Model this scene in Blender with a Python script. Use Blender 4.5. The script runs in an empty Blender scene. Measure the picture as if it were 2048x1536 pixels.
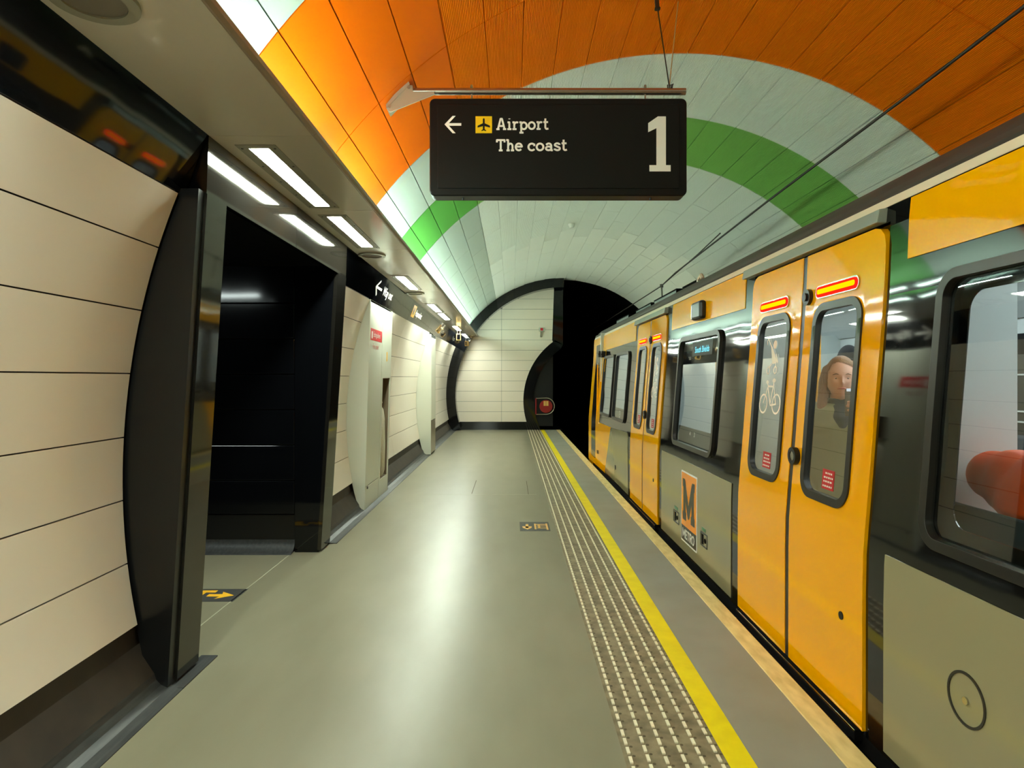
import bpy, bmesh, math, random
from mathutils import Vector, Matrix
random.seed(7)
PI = math.pi
C = bpy.context.scene.collection
sc = bpy.context.scene

# ---------------------------------------------------------------- camera, world, exposure
cam_d = bpy.data.cameras.new('camera'); cam = bpy.data.objects.new('camera', cam_d); C.objects.link(cam)
cam_d.sensor_width = 36.0; cam_d.lens = 36.0 * 1280 / 2048
cam_d.shift_y = -12 / 2048; cam_d.shift_x = 1 / 2048
cam_d.clip_start = .02; cam_d.clip_end = 200
cam.location = (0, 0, 1.4); cam.rotation_euler = (PI / 2, 0, 0)
sc.camera = cam
w = bpy.data.worlds.new('world'); sc.world = w; w.use_nodes = True
w.node_tree.nodes['Background'].inputs[0].default_value = (.5, .52, .5, 1)
w.node_tree.nodes['Background'].inputs[1].default_value = 0.0
sc.view_settings.view_transform = 'Standard'; sc.view_settings.look = 'None'
sc.view_settings.gamma = 1.0; sc.view_settings.use_curve_mapping = False
sc.view_settings.exposure = 2.72
sc.cycles.use_denoising = True
sc.cycles.max_bounces = 8; sc.cycles.diffuse_bounces = 4; sc.cycles.glossy_bounces = 5
sc.cycles.transmission_bounces = 6; sc.cycles.transparent_max_bounces = 8
sc.cycles.sample_clamp_indirect = 6.0
sc.cycles.caustics_reflective = False; sc.cycles.caustics_refractive = False

LAMP = 18.5     # ceiling strip lights
COVE = 18.0     # tubes in the cove above the soffit
CAR = 3.2       # lights inside the train

# ---------------------------------------------------------------- materials
def lin(c):
    def f(v):
        v = v / 255.0
        return v / 12.92 if v <= .04045 else ((v + .055) / 1.055) ** 2.4
    return (f(c[0]), f(c[1]), f(c[2]), 1)

def pm(name, col, rough=.5, metal=0.0, spec=.5, bump=None, vary=None, emit=None, coat=0.0, stretch=(1, 1, 1)):
    """Principled material; bump=(scale, strength, distance), vary=(scale, second colour, amount)."""
    m = bpy.data.materials.new(name); m.use_nodes = True
    nt = m.node_tree; b = nt.nodes['Principled BSDF']
    b.inputs['Base Color'].default_value = lin(col); b.inputs['Roughness'].default_value = rough
    b.inputs['Metallic'].default_value = metal; b.inputs['Specular IOR Level'].default_value = spec
    b.inputs['Coat Weight'].default_value = coat; b.inputs['Coat Roughness'].default_value = .04
    tc = mp = None
    if bump or vary:
        tc = nt.nodes.new('ShaderNodeTexCoord'); mp = nt.nodes.new('ShaderNodeMapping')
        mp.inputs['Scale'].default_value = stretch
        nt.links.new(tc.outputs['Object'], mp.inputs['Vector'])
    if bump:
        n = nt.nodes.new('ShaderNodeTexNoise'); n.inputs['Scale'].default_value = bump[0]; n.inputs['Detail'].default_value = 2
        bp = nt.nodes.new('ShaderNodeBump'); bp.inputs['Strength'].default_value = bump[1]; bp.inputs['Distance'].default_value = bump[2]
        nt.links.new(mp.outputs[0], n.inputs['Vector']); nt.links.new(n.outputs['Fac'], bp.inputs['Height'])
        nt.links.new(bp.outputs[0], b.inputs['Normal'])
    if vary:
        n = nt.nodes.new('ShaderNodeTexNoise'); n.inputs['Scale'].default_value = vary[0]; n.inputs['Detail'].default_value = 5
        r = nt.nodes.new('ShaderNodeMapRange'); r.inputs[1].default_value = .35; r.inputs[2].default_value = .68; r.inputs[4].default_value = vary[2]
        mx = nt.nodes.new('ShaderNodeMix'); mx.data_type = 'RGBA'
        mx.inputs[6].default_value = lin(col); mx.inputs[7].default_value = lin(vary[1])
        nt.links.new(mp.outputs[0], n.inputs['Vector']); nt.links.new(n.outputs['Fac'], r.inputs[0])
        nt.links.new(r.outputs[0], mx.inputs[0]); nt.links.new(mx.outputs[2], b.inputs['Base Color'])
    if emit:
        b.inputs['Emission Color'].default_value = lin(emit[0]); b.inputs['Emission Strength'].default_value = emit[1]
    return m

def emis(name, col, s):
    m = bpy.data.materials.new(name); m.use_nodes = True; nt = m.node_tree
    nt.nodes.remove(nt.nodes['Principled BSDF']); e = nt.nodes.new('ShaderNodeEmission')
    e.inputs[0].default_value = lin(col); e.inputs[1].default_value = s
    nt.links.new(e.outputs[0], nt.nodes['Material Output'].inputs[0]); return m

def glass_mat(name, tint, ior=1.5, bump=.0):
    m = bpy.data.materials.new(name); m.use_nodes = True; nt = m.node_tree
    nt.nodes.remove(nt.nodes['Principled BSDF'])
    t = nt.nodes.new('ShaderNodeBsdfTransparent'); t.inputs[0].default_value = (*tint, 1)
    g = nt.nodes.new('ShaderNodeBsdfGlossy'); g.inputs['Roughness'].default_value = .015; g.inputs[0].default_value = (.95, .98, .96, 1)
    fr = nt.nodes.new('ShaderNodeFresnel'); fr.inputs[0].default_value = ior
    mx = nt.nodes.new('ShaderNodeMixShader')
    ge = nt.nodes.new('ShaderNodeNewGeometry'); ou = nt.nodes.new('ShaderNodeMath'); ou.operation = 'SUBTRACT'; ou.inputs[0].default_value = 1
    nt.links.new(ge.outputs['Backfacing'], ou.inputs[1]); fm = nt.nodes.new('ShaderNodeMath'); fm.operation = 'MULTIPLY'
    nt.links.new(fr.outputs[0], fm.inputs[0]); nt.links.new(ou.outputs[0], fm.inputs[1])
    nt.links.new(fm.outputs[0], mx.inputs[0]); nt.links.new(t.outputs[0], mx.inputs[1]); nt.links.new(g.outputs[0], mx.inputs[2])
    nt.links.new(mx.outputs[0], nt.nodes['Material Output'].inputs[0]); return m

M = {}
M['vault_white'] = pm('vault_white', (182, 191, 181), .4, spec=.35)  # plain vault colours are dimmed to offset strong cove light; ribbed copies stay brighter
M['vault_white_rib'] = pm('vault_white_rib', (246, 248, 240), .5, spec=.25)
M['vault_orange'] = pm('vault_orange', (242, 108, 0), .4, spec=.2)  # same orange as the ribbed panels, toned down against the cove light
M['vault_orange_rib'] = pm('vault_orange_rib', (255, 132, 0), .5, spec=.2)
M['vault_green'] = pm('vault_green', (90, 166, 70), .4, spec=.3)  # green of the ribbed panels, darkened to counter the nearby cove light
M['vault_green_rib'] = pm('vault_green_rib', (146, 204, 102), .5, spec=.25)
M['vault_back'] = pm('vault_back', (22, 20, 18), .9)
M['enamel'] = pm('white_enamel', (238, 227, 211), .22, bump=(.9, .05, .02))
M['joint'] = pm('dark_joint', (14, 13, 13), .8)
M['soffit'] = pm('soffit_enamel', (206, 201, 190), .12, bump=(1.2, .06, .02))
M['soffit_lip'] = pm('soffit_lip', (150, 138, 126), .3)
M['black_gloss'] = pm('black_enamel', (9, 10, 13), .05, bump=(1.6, .12, .02))
M['black_panel'] = pm('passage_panel', (9, 10, 13), .09, bump=(1.6, .05, .02), spec=.35)
M['passage_lamp'] = emis('passage_lamp', (236, 252, 246), LAMP * .45)
M['black_satin'] = pm('black_satin', (17, 17, 18), .3)
M['steel_dark'] = pm('polished_dark_steel', (84, 80, 73), .06, metal=.9, bump=(2.0, .04, .02))
M['skirting'] = pm('skirting_brown', (62, 54, 46), .55, vary=(6, (40, 34, 30), .7))
M['coving'] = pm('coving_grey', (46, 47, 48), .46, vary=(9, (74, 74, 72), .6), stretch=(6, 1, 6))
M['floor'] = pm('floor_vinyl', (134, 129, 108), .32, spec=.4, bump=(160, .05, .002), vary=(3.2, (126, 121, 100), .8), stretch=(1.6, .55, 1))
M['floor_edge'] = pm('platform_edge_floor', (152, 152, 142), .5, vary=(2.4, (140, 138, 124), .8))
M['floor_seam'] = pm('floor_seam', (178, 176, 152), .4)
M['tactile'] = pm('tactile_tile', (140, 128, 100), .6, vary=(14, (96, 84, 62), .9))
M['tactile_rib'] = pm('tactile_rib', (236, 228, 200), .4)
M['tactile_hole'] = pm('tactile_worn', (84, 74, 52), .7)
M['yellow_line'] = pm('yellow_line_paint', (244, 224, 0), .5, vary=(10, (224, 200, 0), .6))
M['coping'] = pm('coping_stone', (240, 216, 152), .6, vary=(22, (206, 180, 116), .8), stretch=(1, .3, 1))
M['pit'] = pm('track_pit', (14, 13, 12), .9)
M['dark'] = pm('tunnel_dark', (7, 6, 6), .95, spec=.1)  # darkness put into the colour, so light leaking into the tunnel does not show
M['rail'] = pm('rail_steel', (90, 84, 78), .35, metal=.8)
M['yellow'] = pm('train_yellow', (255, 176, 0), .055, bump=(1.4, .16, .02), spec=.36)
M['train_black'] = pm('train_black', (12, 12, 12), .05, bump=(1.4, .14, .02), spec=.7)
M['train_grey'] = pm('train_grey', (148, 140, 108), .13, bump=(1.3, .08, .02))
M['rubber'] = pm('window_rubber', (34, 32, 29), .32)
M['cream'] = pm('cantrail_cream', (232, 214, 188), .3)
M['gutter'] = pm('gutter_dark', (64, 54, 48), .5)
M['rail_cover'] = pm('door_rail_cover', (150, 158, 150), .2)
M['roofbox'] = pm('roof_box', (100, 108, 104), .5)
M['roofdark'] = pm('roof_dark', (12, 11, 11), .9, spec=.1)
M['chrome'] = pm('chrome', (205, 200, 190), .2, metal=1)
M['red_lens'] = emis('red_lens', (255, 12, 4), 1.0)
M['amber'] = emis('amber_core', (255, 176, 0), .30)
M['led'] = emis('led_cyan', (120, 225, 240), .30)
M['glass'] = glass_mat('train_glass', (.76, .80, .79), 1.7)
M['glass_dark'] = glass_mat('tinted_glass', (.3, .33, .33), 1.9)
M['cream_sticker'] = pm('cream_sticker', (255, 240, 222), .5)
M['red'] = pm('red_sticker', (196, 26, 34), .4)
M['red_dull'] = pm('red_enamel', (150, 20, 24), .4)
M['white'] = pm('white_print', (236, 232, 224), .4)
M['black'] = pm('black_print', (22, 21, 19), .5)
M['logo_orange'] = pm('logo_orange', (250, 150, 26), .25)
M['logo_black'] = pm('logo_black', (38, 36, 27), .3)
M['sign_black'] = pm('sign_black', (20, 19, 18), .4, spec=.22)
M['sign_letter'] = pm('sign_letter', (255, 253, 246), .4)
M['sign_yellow'] = pm('sign_yellow', (252, 208, 0), .4)
M['steel'] = pm('brushed_steel', (176, 166, 148), .33, metal=.75)
M['pole'] = pm('pole_steel', (176, 160, 146), .24, metal=.85)
M['bracket'] = pm('galvanised', (186, 176, 154), .5, metal=.35)
M['wire_dark'] = pm('wire_dark', (40, 30, 24), .6)
M['wire_light'] = pm('wire_light', (214, 176, 120), .4)
M['diffuser'] = emis('light_diffuser', (242, 255, 238), LAMP)
M['tube'] = emis('cove_tube', (222, 255, 236), COVE)
M['light_frame'] = pm('light_frame', (150, 150, 136), .25)
M['grille'] = pm('grille_grey', (120, 114, 104), .5)
M['cabinet'] = pm('cabinet_white', (206, 208, 192), .24, bump=(1.2, .05, .02))
M['bin_dark'] = pm('bin_dark', (120, 104, 84), .4)
M['bag'] = pm('bin_bag', (196, 190, 170), .3, bump=(18, .6, .02))
M['floor_mark'] = pm('floor_sticker', (66, 66, 64), .45)
M['mark_yellow'] = pm('sticker_yellow', (244, 186, 40), .5)
M['mark_tan'] = pm('sticker_tan', (226, 178, 96), .5)
M['car_white'] = pm('car_lining', (196, 204, 206), .4)
M['car_floor'] = pm('car_floor', (84, 86, 88), .6)
M['car_light'] = emis('car_light', (244, 252, 250), CAR)
M['screen'] = pm('draught_screen', (196, 204, 204), .35)
M['seat'] = pm('seat_grey', (60, 66, 72), .7)
M['pole_yellow'] = pm('handrail_yellow', (238, 168, 30), .35)
M['map_dark'] = pm('map_dark', (70, 68, 60), .4)
M['map_white'] = pm('map_white', (225, 228, 225), .4)
M['skin'] = pm('skin', (232, 176, 152), .5)
M['hair'] = pm('hair_auburn', (146, 96, 52), .5, bump=(60, .5, .01), stretch=(4, 4, .6))
M['hair_dark'] = pm('hair_dark', (40, 30, 24), .5)
M['olive'] = pm('jacket_olive', (140, 137, 98), .8, bump=(9, .3, .02))
M['dark_cloth'] = pm('dark_cloth', (34, 33, 36), .8)
M['trouser'] = pm('trouser_black', (26, 26, 30), .8)
M['orange_cloth'] = pm('jacket_orange', (250, 84, 20), .55, bump=(7, .5, .03))
M['lip'] = pm('lip', (190, 104, 96), .5)
M['brow'] = pm('brow', (120, 80, 52), .6)
M['eye'] = pm('eye', (40, 34, 30), .2)
M['eye_white'] = pm('eye_white', (226, 216, 206), .3)
M['phone'] = pm('phone', (120, 116, 112), .3)
M['phone_screen_edge_glow'] = emis('phone_screen_edge_glow', (240, 246, 255), .2)  # glow of the screen and of an added strip along the phone's top edge
M['shoe'] = pm('shoe', (30, 28, 28), .5)

# ---------------------------------------------------------------- mesh builder
class MB:
    def __init__(s): s.v = []; s.f = []; s.mi = []; s.mats = []; s.cur = 0; s.uv = None
    def mat(s, m):
        if m not in s.mats: s.mats.append(m)
        s.cur = s.mats.index(m); return s
    def add(s, vs, fs):
        o = len(s.v); s.v += [tuple(p) for p in vs]
        for f in fs: s.f.append(tuple(i + o for i in f)); s.mi.append(s.cur)
        return s
    def box(s, x0, x1, y0, y1, z0, z1):
        vs = [(x0, y0, z0), (x1, y0, z0), (x1, y1, z0), (x0, y1, z0), (x0, y0, z1), (x1, y0, z1), (x1, y1, z1), (x0, y1, z1)]
        return s.add(vs, [(3, 2, 1, 0), (4, 5, 6, 7), (0, 1, 5, 4), (1, 2, 6, 5), (2, 3, 7, 6), (3, 0, 4, 7)])
    def tube(s, pts, r, n=10, cap=True):
        pts = [Vector(p) for p in pts]; rs = r if isinstance(r, (list, tuple)) else [r] * len(pts)
        rings = []
        up = Vector((0, 0, 1))
        for i, p in enumerate(pts):
            t = (pts[min(i + 1, len(pts) - 1)] - pts[max(i - 1, 0)]).normalized()
            a = up if abs(t.z) < .95 else Vector((1, 0, 0))
            u = t.cross(a).normalized(); v = u.cross(t).normalized()
            rings.append([p + (u * math.cos(2 * PI * k / n) + v * math.sin(2 * PI * k / n)) * rs[i] for k in range(n)])
        vs = [q for ring in rings for q in ring]; fs = []
        for i in range(len(pts) - 1):
            for k in range(n):
                fs.append((i * n + k, i * n + (k + 1) % n, (i + 1) * n + (k + 1) % n, (i + 1) * n + k))
        if cap: fs += [tuple(range(n))[::-1], tuple((len(pts) - 1) * n + k for k in range(n))]
        return s.add(vs, fs)
    def prism(s, poly, fn, t0, t1):
        """poly: 2-D outline; fn(u, v, t) -> point; extruded from t0 to t1."""
        n = len(poly); vs = [fn(u, v, t0) for u, v in poly] + [fn(u, v, t1) for u, v in poly]
        fs = [tuple(range(n)), tuple(range(2 * n - 1, n - 1, -1))]
        fs += [(i, i + n, (i + 1) % n + n, (i + 1) % n) for i in range(n)]
        return s.add(vs, fs)
    def disc(s, c, r, axis, t, n=28):
        """A short cylinder of radius r, thickness t, centred c, along axis 'x','y' or 'z'."""
        d = {'x': (1, 0, 0), 'y': (0, 1, 0), 'z': (0, 0, 1)}[axis]; c = Vector(c); d = Vector(d) * t / 2
        return s.tube([c - d, c + d], r, n)
    def ring(s, c, r0, r1, axis, t, n=32):
        c = Vector(c); vs = []; fs = []
        for k in range(n):
            a = 2 * PI * k / n; ca, sa = math.cos(a), math.sin(a)
            for r, dt in ((r0, -t / 2), (r1, -t / 2), (r1, t / 2), (r0, t / 2)):
                p = {'x': (dt, r * ca, r * sa), 'y': (r * ca, dt, r * sa), 'z': (r * ca, r * sa, dt)}[axis]
                vs.append(c + Vector(p))
        for k in range(n):
            a, b = k * 4, (k + 1) % n * 4
            for j in range(4): fs.append((a + j, a + (j + 1) % 4, b + (j + 1) % 4, b + j))
        return s.add(vs, fs)
    def build(s, name, m=None, parent=None, smooth=None, bevel=0.0, recalc=True):
        me = bpy.data.meshes.new(name); me.from_pydata(s.v, [], s.f)
        if s.mats:
            for q in s.mats: me.materials.append(q)
            me.polygons.foreach_set('material_index', s.mi)
        elif m: me.materials.append(m)
        if recalc:
            bm = bmesh.new(); bm.from_mesh(me); bmesh.ops.recalc_face_normals(bm, faces=bm.faces); bm.to_mesh(me); bm.free()
        return link(name, me, parent, smooth, bevel)

def link(name, me, parent=None, smooth=None, bevel=0.0):
    o = bpy.data.objects.new(name, me); C.objects.link(o)
    if smooth:
        for p in me.polygons: p.use_smooth = True
        me.set_sharp_from_angle(angle=math.radians(smooth))
    if bevel:
        b = o.modifiers.new('bevel', 'BEVEL'); b.width = bevel; b.segments = 2; b.limit_method = 'ANGLE'; b.angle_limit = math.radians(40)
    if parent is not None: attach(o, parent)
    return o

def attach(o, parent):
    o.parent = parent
    # parts are modelled where they stand; only top-level roots carry a location
    if parent.parent is None: o.matrix_parent_inverse = Matrix.Translation(-Vector(parent.location))

def thing(name, label, cat, loc, group=None):
    o = bpy.data.objects.new(name, None); C.objects.link(o); o.location = loc
    o.empty_display_size = .1; return tag(o, label, cat, group)

def tag(o, label, cat, group=None):
    o['label'] = label; o['category'] = cat
    if group: o['group'] = group
    return o

def struct(name, mb, m=None, parent=None, **k):
    o = mb.build(name, m, parent, **k)
    if parent is None: o['kind'] = 'structure'
    return o

def rrect(x0, x1, y0, y1, r, n=6):
    r = min(r, (x1 - x0) / 2 - 1e-4, (y1 - y0) / 2 - 1e-4); out = []
    for cx, cy, a0 in ((x1 - r, y1 - r, 0), (x0 + r, y1 - r, 90), (x0 + r, y0 + r, 180), (x1 - r, y0 + r, 270)):
        for k in range(n + 1):
            a = math.radians(a0 + 90 * k / n); out.append((cx + r * math.cos(a), cy + r * math.sin(a)))
    return out

# ---------------------------------------------------------------- lettering
def text2d(s, size, res=3):
    """Triangles of a line of plain sans lettering: (points, faces), cap height about 0.73*size, starting at x=0."""
    cu = bpy.data.curves.new('text', 'FONT'); cu.body = s; cu.size = size; cu.resolution_u = res
    ob = bpy.data.objects.new('text', cu); C.objects.link(ob)
    dg = bpy.context.evaluated_depsgraph_get(); me = ob.evaluated_get(dg).to_mesh()
    v = [(p.co.x, p.co.y) for p in me.vertices]; f = [tuple(p.vertices) for p in me.polygons]
    ob.evaluated_get(dg).to_mesh_clear(); bpy.data.objects.remove(ob); bpy.data.curves.remove(cu)
    return v, f

def arcpts(cx, cy, rx, ry, a0, a1, n=14):
    return [(cx + rx * math.cos(math.radians(a0 + (a1 - a0) * k / n)), cy + ry * math.sin(math.radians(a0 + (a1 - a0) * k / n))) for k in range(n + 1)]

XH = .70
# slab letters, cap height 1: (width, [polyline ...]); strokes run on their centre lines
SLAB = {
 'A': (.92, [[(.17, .06), (.40, .94), (.52, .94), (.75, .06)], [(.25, .33), (.67, .33)], [(.03, .06), (.31, .06)], [(.61, .06), (.89, .06)]]),
 'i': (.42, [[(.22, .06), (.22, XH - .06), (.06, XH - .06)], [(.04, .06), (.40, .06)], [(.22, .90), (.22, .97)]]),
 'r': (.58, [[(.20, .06), (.20, XH - .06), (.04, XH - .06)], [(.04, .06), (.40, .06)], [(.20, .42)] + arcpts(.42, .40, .22, .24, 160, 62, 8)]),
 'p': (.74, [[(.20, -.22), (.20, XH - .06), (.04, XH - .06)], [(.04, -.24), (.40, -.24)], arcpts(.43, .34, .25, .29, 0, 360, 22)]),
 'o': (.70, [arcpts(.35, .35, .27, .29, 0, 360, 24)]),
 't': (.50, [[(.20, .95), (.20, .22)] + arcpts(.34, .22, .14, .16, 180, 290, 8) + [(.47, .10)], [(.03, XH - .06), (.44, XH - .06)]]),
 'T': (.82, [[(.08, .74), (.08, .94), (.74, .94), (.74, .74)], [(.41, .94), (.41, .06)], [(.24, .06), (.58, .06)]]),
 'h': (.76, [[(.20, .06), (.20, .94), (.04, .94)], [(.06, .06), (.34, .06)], [(.20, .44)] + arcpts(.40, .40, .18, .24, 150, 0, 10) + [(.58, .06)], [(.44, .06), (.72, .06)]]),
 'e': (.68, [[(.08, .38), (.60, .38)] + arcpts(.34, .35, .27, .29, 8, 318, 22)]),
 'c': (.64, [arcpts(.35, .35, .27, .29, 38, 322, 20), [(.55, .42), (.55, .62)]]),
 'a': (.70, [[(.12, .52)] + arcpts(.33, .44, .20, .20, 140, 0, 10) + [(.53, .06), (.66, .06)], arcpts(.32, .22, .22, .16, 0, 360, 18)]),
 's': (.58, [[(.47, .62), (.47, .52)], arcpts(.29, .505, .19, .14, 20, 200, 10) + arcpts(.30, .20, .20, .145, 75, -160, 14), [(.09, .20), (.09, .06)]]),
 ' ': (.36, []),
 'M': (1.16, [[(.20, .06), (.20, .94), (.58, .14), (.96, .94), (.96, .06)], [(.03, .06), (.37, .06)], [(.79, .06), (1.13, .06)], [(.03, .94), (.24, .94)], [(.92, .94), (1.13, .94)]]),
 '1': (.46, [[(.03, .73), (.24, .93), (.24, .06)], [(.0, .065), (.46, .065)]]),
}
def ribbon(pts, wdt):
    """Flat ribbon along a polyline, mitred, with a small extension so corners close."""
    out_v = []; out_f = []; n = len(pts); P = [Vector(p) for p in pts]
    closed = (P[0] - P[-1]).length < 1e-5 and n > 3
    for i in range(n - 1):
        a, b = P[i], P[i + 1]; d = (b - a)
        if d.length < 1e-6: continue
        d.normalize(); q = Vector((-d.y, d.x)) * wdt / 2
        o = len(out_v); out_v += [a + q, a - q, b - q, b + q]; out_f.append((o, o + 1, o + 2, o + 3))
        if i < n - 2 or closed:
            c = P[i + 1] if i < n - 2 else P[0]
            k = len(out_v); m = 10
            out_v += [c + Vector((math.cos(2 * PI * j / m), math.sin(2 * PI * j / m))) * wdt / 2 for j in range(m)]
            out_f.append(tuple(range(k, k + m)))
    return [(p.x, p.y) for p in out_v], out_f
def slab2d(s, size, wt=.15, gap=.03):
    v = []; f = []; x = 0
    for ch in s:
        wd, strokes = SLAB[ch]
        for st in strokes:
            a, b = ribbon(st, wt)
            o = len(v); v += [((p[0] + x) * size, p[1] * size) for p in a]; f += [tuple(i + o for i in t) for t in b]
        x += wd + gap
    return v, f, x * size
def lifts(vf, k0=0):
    """A hair's thickness per stroke piece, so that strokes that cross do not lie in one plane."""
    L = [0.0] * len(vf[0])
    for i, fc in enumerate(vf[1]):
        for j in fc: L[j] = (i + k0) * 2.5e-5
    return L
def place(mb, vf, fn):
    mb.add([fn(p[0], p[1]) for p in vf[0]], vf[1]); return mb

# ---------------------------------------------------------------- the tunnel
VX, VZ, VR = 1.38, .94, 3.11        # centre and radius of the station tunnel
Y0, Y1 = -8.0, 17.3                 # where it starts behind the viewer, where the end wall stands
def circ(a, r=VR): return VX + r * math.cos(a), VZ + r * math.sin(a)
def wshift(z): return -.03 * (max(z - VZ, 0) / 1.285) ** 2
def wallx(z, r=VR): return VX - math.sqrt(r * r - (z - VZ) ** 2) + wshift(z)

def panel(mb, a0, a1, y0, y1, g, r=VR, n=3, dr=(0, 0), uv=None, depth=.018, wall=False, ribs=False):
    """One curved lining panel between angles a0..a1 (radians) and y0..y1, inset by the gap g, with returned edges."""
    a0 += g / r; a1 -= g / r; y0 += g; y1 -= g
    o = len(mb.v); vs = []; fs = []
    st = [(i / n, 0) for i in range(n + 1)]
    if ribs:                      # real corrugations: 11 mm pitch, 8 mm deep
        k = max(2, round((a1 - a0) * r / .0112)); st = []
        for i in range(k): st += [((i + q) / k, d) for q, d in ((.0, 0), (.55, 0), (.63, .008), (.92, .008))]
        st.append((1, 0))
    n = len(st) - 1
    for t, gd in st:
        a = a0 + (a1 - a0) * t; rr = r + dr[0] + (dr[1] - dr[0]) * t + gd
        x, z = circ(a, rr); x2, z2 = circ(a, rr + depth)
        if wall: x += wshift(z); x2 += wshift(z2)
        vs += [(x, y0, z), (x, y1, z), (x2, y0, z2), (x2, y1, z2)]
    for i in range(n):
        k = i * 4; fs += [(k, k + 4, k + 5, k + 1), (k, k + 2, k + 6, k + 4), (k + 1, k + 5, k + 7, k + 3)]
    e = n * 4; fs += [(0, 1, 3, 2), (e, e + 2, e + 3, e + 1)]
    mb.add(vs, fs)

def build_vault():
    mb = MB(); st = 5.15
    edges = [89 + st * k for k in range(-26, 12)]
    for j in range(len(edges) - 1):
        a0, a1 = math.radians(edges[j]), math.radians(edges[j + 1])
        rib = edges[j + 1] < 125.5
        sfx = '_rib' if rib else ''  # ribbed strips take the brighter copy; plain ones have cove light evened out in colour
        ys = [(-8, 'white'), (-6.7, 'white'), (-5.45, 'green'), (-4.2, 'white'), (-2.97, 'orange'), (-1.75, 'orange'), (-.5, 'white'), (1.57, 'white'), (2.80, 'orange'), (4.02, 'orange'), (5.23, 'white'), (6.46, 'green'), (7.72, 'white')]
        y = 7.72 + (1.22 if j % 2 else 1.82)
        while y < Y1 - .4: ys.append((y, 'white')); y += 1.22
        ys.append((Y1, None))
        for k in range(len(ys) - 1):
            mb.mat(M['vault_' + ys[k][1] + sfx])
            far = k > 12
            d = (random.uniform(-.004, .004), random.uniform(-.004, .004)) if far and rib else (0, 0)
            seam = .0022 if not far else .0016
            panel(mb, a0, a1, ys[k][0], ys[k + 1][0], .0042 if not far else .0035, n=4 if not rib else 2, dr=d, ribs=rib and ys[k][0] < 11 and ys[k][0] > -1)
    me = bpy.data.meshes.new('ceiling'); me.from_pydata(mb.v, [], mb.f)
    for q in mb.mats: me.materials.append(q)
    me.polygons.foreach_set('material_index', mb.mi)
    uvl = me.uv_layers.new(name='UVMap')
    for l in me.loops:
        p = me.vertices[l.vertex_index].co
        uvl.data[l.index].uv = (VR * math.atan2(p.z - VZ, p.x - VX), p.y)
    o = link('ceiling', me, None, 30); o['kind'] = 'structure'
    b = MB(); n = 60; vs = []; fs = []
    for i in range(n + 1):
        a = math.radians(-50 + 200 * i / n); x, z = circ(a, VR + .03); vs += [(x, Y0, z), (x, Y1, z)]
        x, z = circ(a, VR + .10); vs += [(x, Y0, z), (x, Y1, z)]
    for i in range(n):
        k = i * 4; fs += [(k, k + 4, k + 5, k + 1), (k + 2, k + 3, k + 7, k + 6)]
    b.add(vs, fs); b.build('lining_backing', M['vault_back'], o, recalc=False)
build_vault()

# left wall of curved enamel courses
ZC = [.30, .575, .855, 1.136, 1.42, 1.70, 1.98, 2.225]
def wall_section(name, y0, y1, splits):
    mb = MB(); mb.mat(M['enamel'])
    ys = [y0] + splits + [y1]
    for z0, z1 in zip(ZC, ZC[1:]):
        a0, a1 = PI - math.asin((z1 - VZ) / VR), PI - math.asin((z0 - VZ) / VR)
        for q0, q1 in zip(ys, ys[1:]): panel(mb, a0, a1, q0, q1, .003, n=4, depth=.02, wall=True)
    mb.mat(M['joint'])
    n = 16
    for i in range(n):
        za, zb = ZC[0] + (ZC[-1] - ZC[0]) * i / n, ZC[0] + (ZC[-1] - ZC[0]) * (i + 1) / n
        mb.add([(wallx(za, VR + .012), y0, za), (wallx(za, VR + .012), y1, za), (wallx(zb, VR + .012), y1, zb), (wallx(zb, VR + .012), y0, zb)], [(0, 1, 2, 3)])
        mb.add([(wallx(za, VR + .09), y0, za), (wallx(za, VR + .09), y1, za), (wallx(zb, VR + .09), y1, zb), (wallx(zb, VR + .09), y0, zb)], [(0, 1, 2, 3)])
    return struct(name, mb, recalc=False, smooth=30)
wall_section('wall_left', Y0, 2.85, [-5.2, -2.5, .15])
wall_section('wall_left.001', 5.40, 6.71, [])
wall_section('wall_left.002', 7.96, 11.61, [9.1])
wall_section('wall_left.003', 12.32, 16.95, [13.1, 14.9])

# skirting and coving along the foot of the left wall
def foot(name, y0, y1):
    mb = MB()
    mb.mat(M['skirting'])
    xa, za = wallx(.30) - .035, .305
    prof = [(xa, za), (xa + .015, .2), (-1.60, .075)]
    for (x0, z0), (x1, z1) in zip(prof, prof[1:]): mb.add([(x0, y0, z0), (x0, y1, z0), (x1, y1, z1), (x1, y0, z1)], [(0, 1, 2, 3)])
    mb.mat(M['coving'])
    cv = [(-1.60, .075)] + [(-1.60 + .10 * (1 - math.cos(t)), .075 - .07 * math.sin(t)) for t in (PI / 8, PI / 4, PI * 3 / 8, PI / 2)] + [(-1.478, .004), (-1.478, -.01)]
    for (x0, z0), (x1, z1) in zip(cv, cv[1:]): mb.add([(x0, y0, z0), (x0, y1, z0), (x1, y1, z1), (x1, y0, z1)], [(0, 1, 2, 3)])
    return struct(name, mb, recalc=False, smooth=50)
foot('baseboard_left', Y0, 2.90)
foot('baseboard_left.001', 5.40, Y1)
mb = MB(); mb.mat(M['coving']); mb.box(-1.56, -1.478, 2.88, 3.22, -.01, .006); struct('trim_1', mb)

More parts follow.
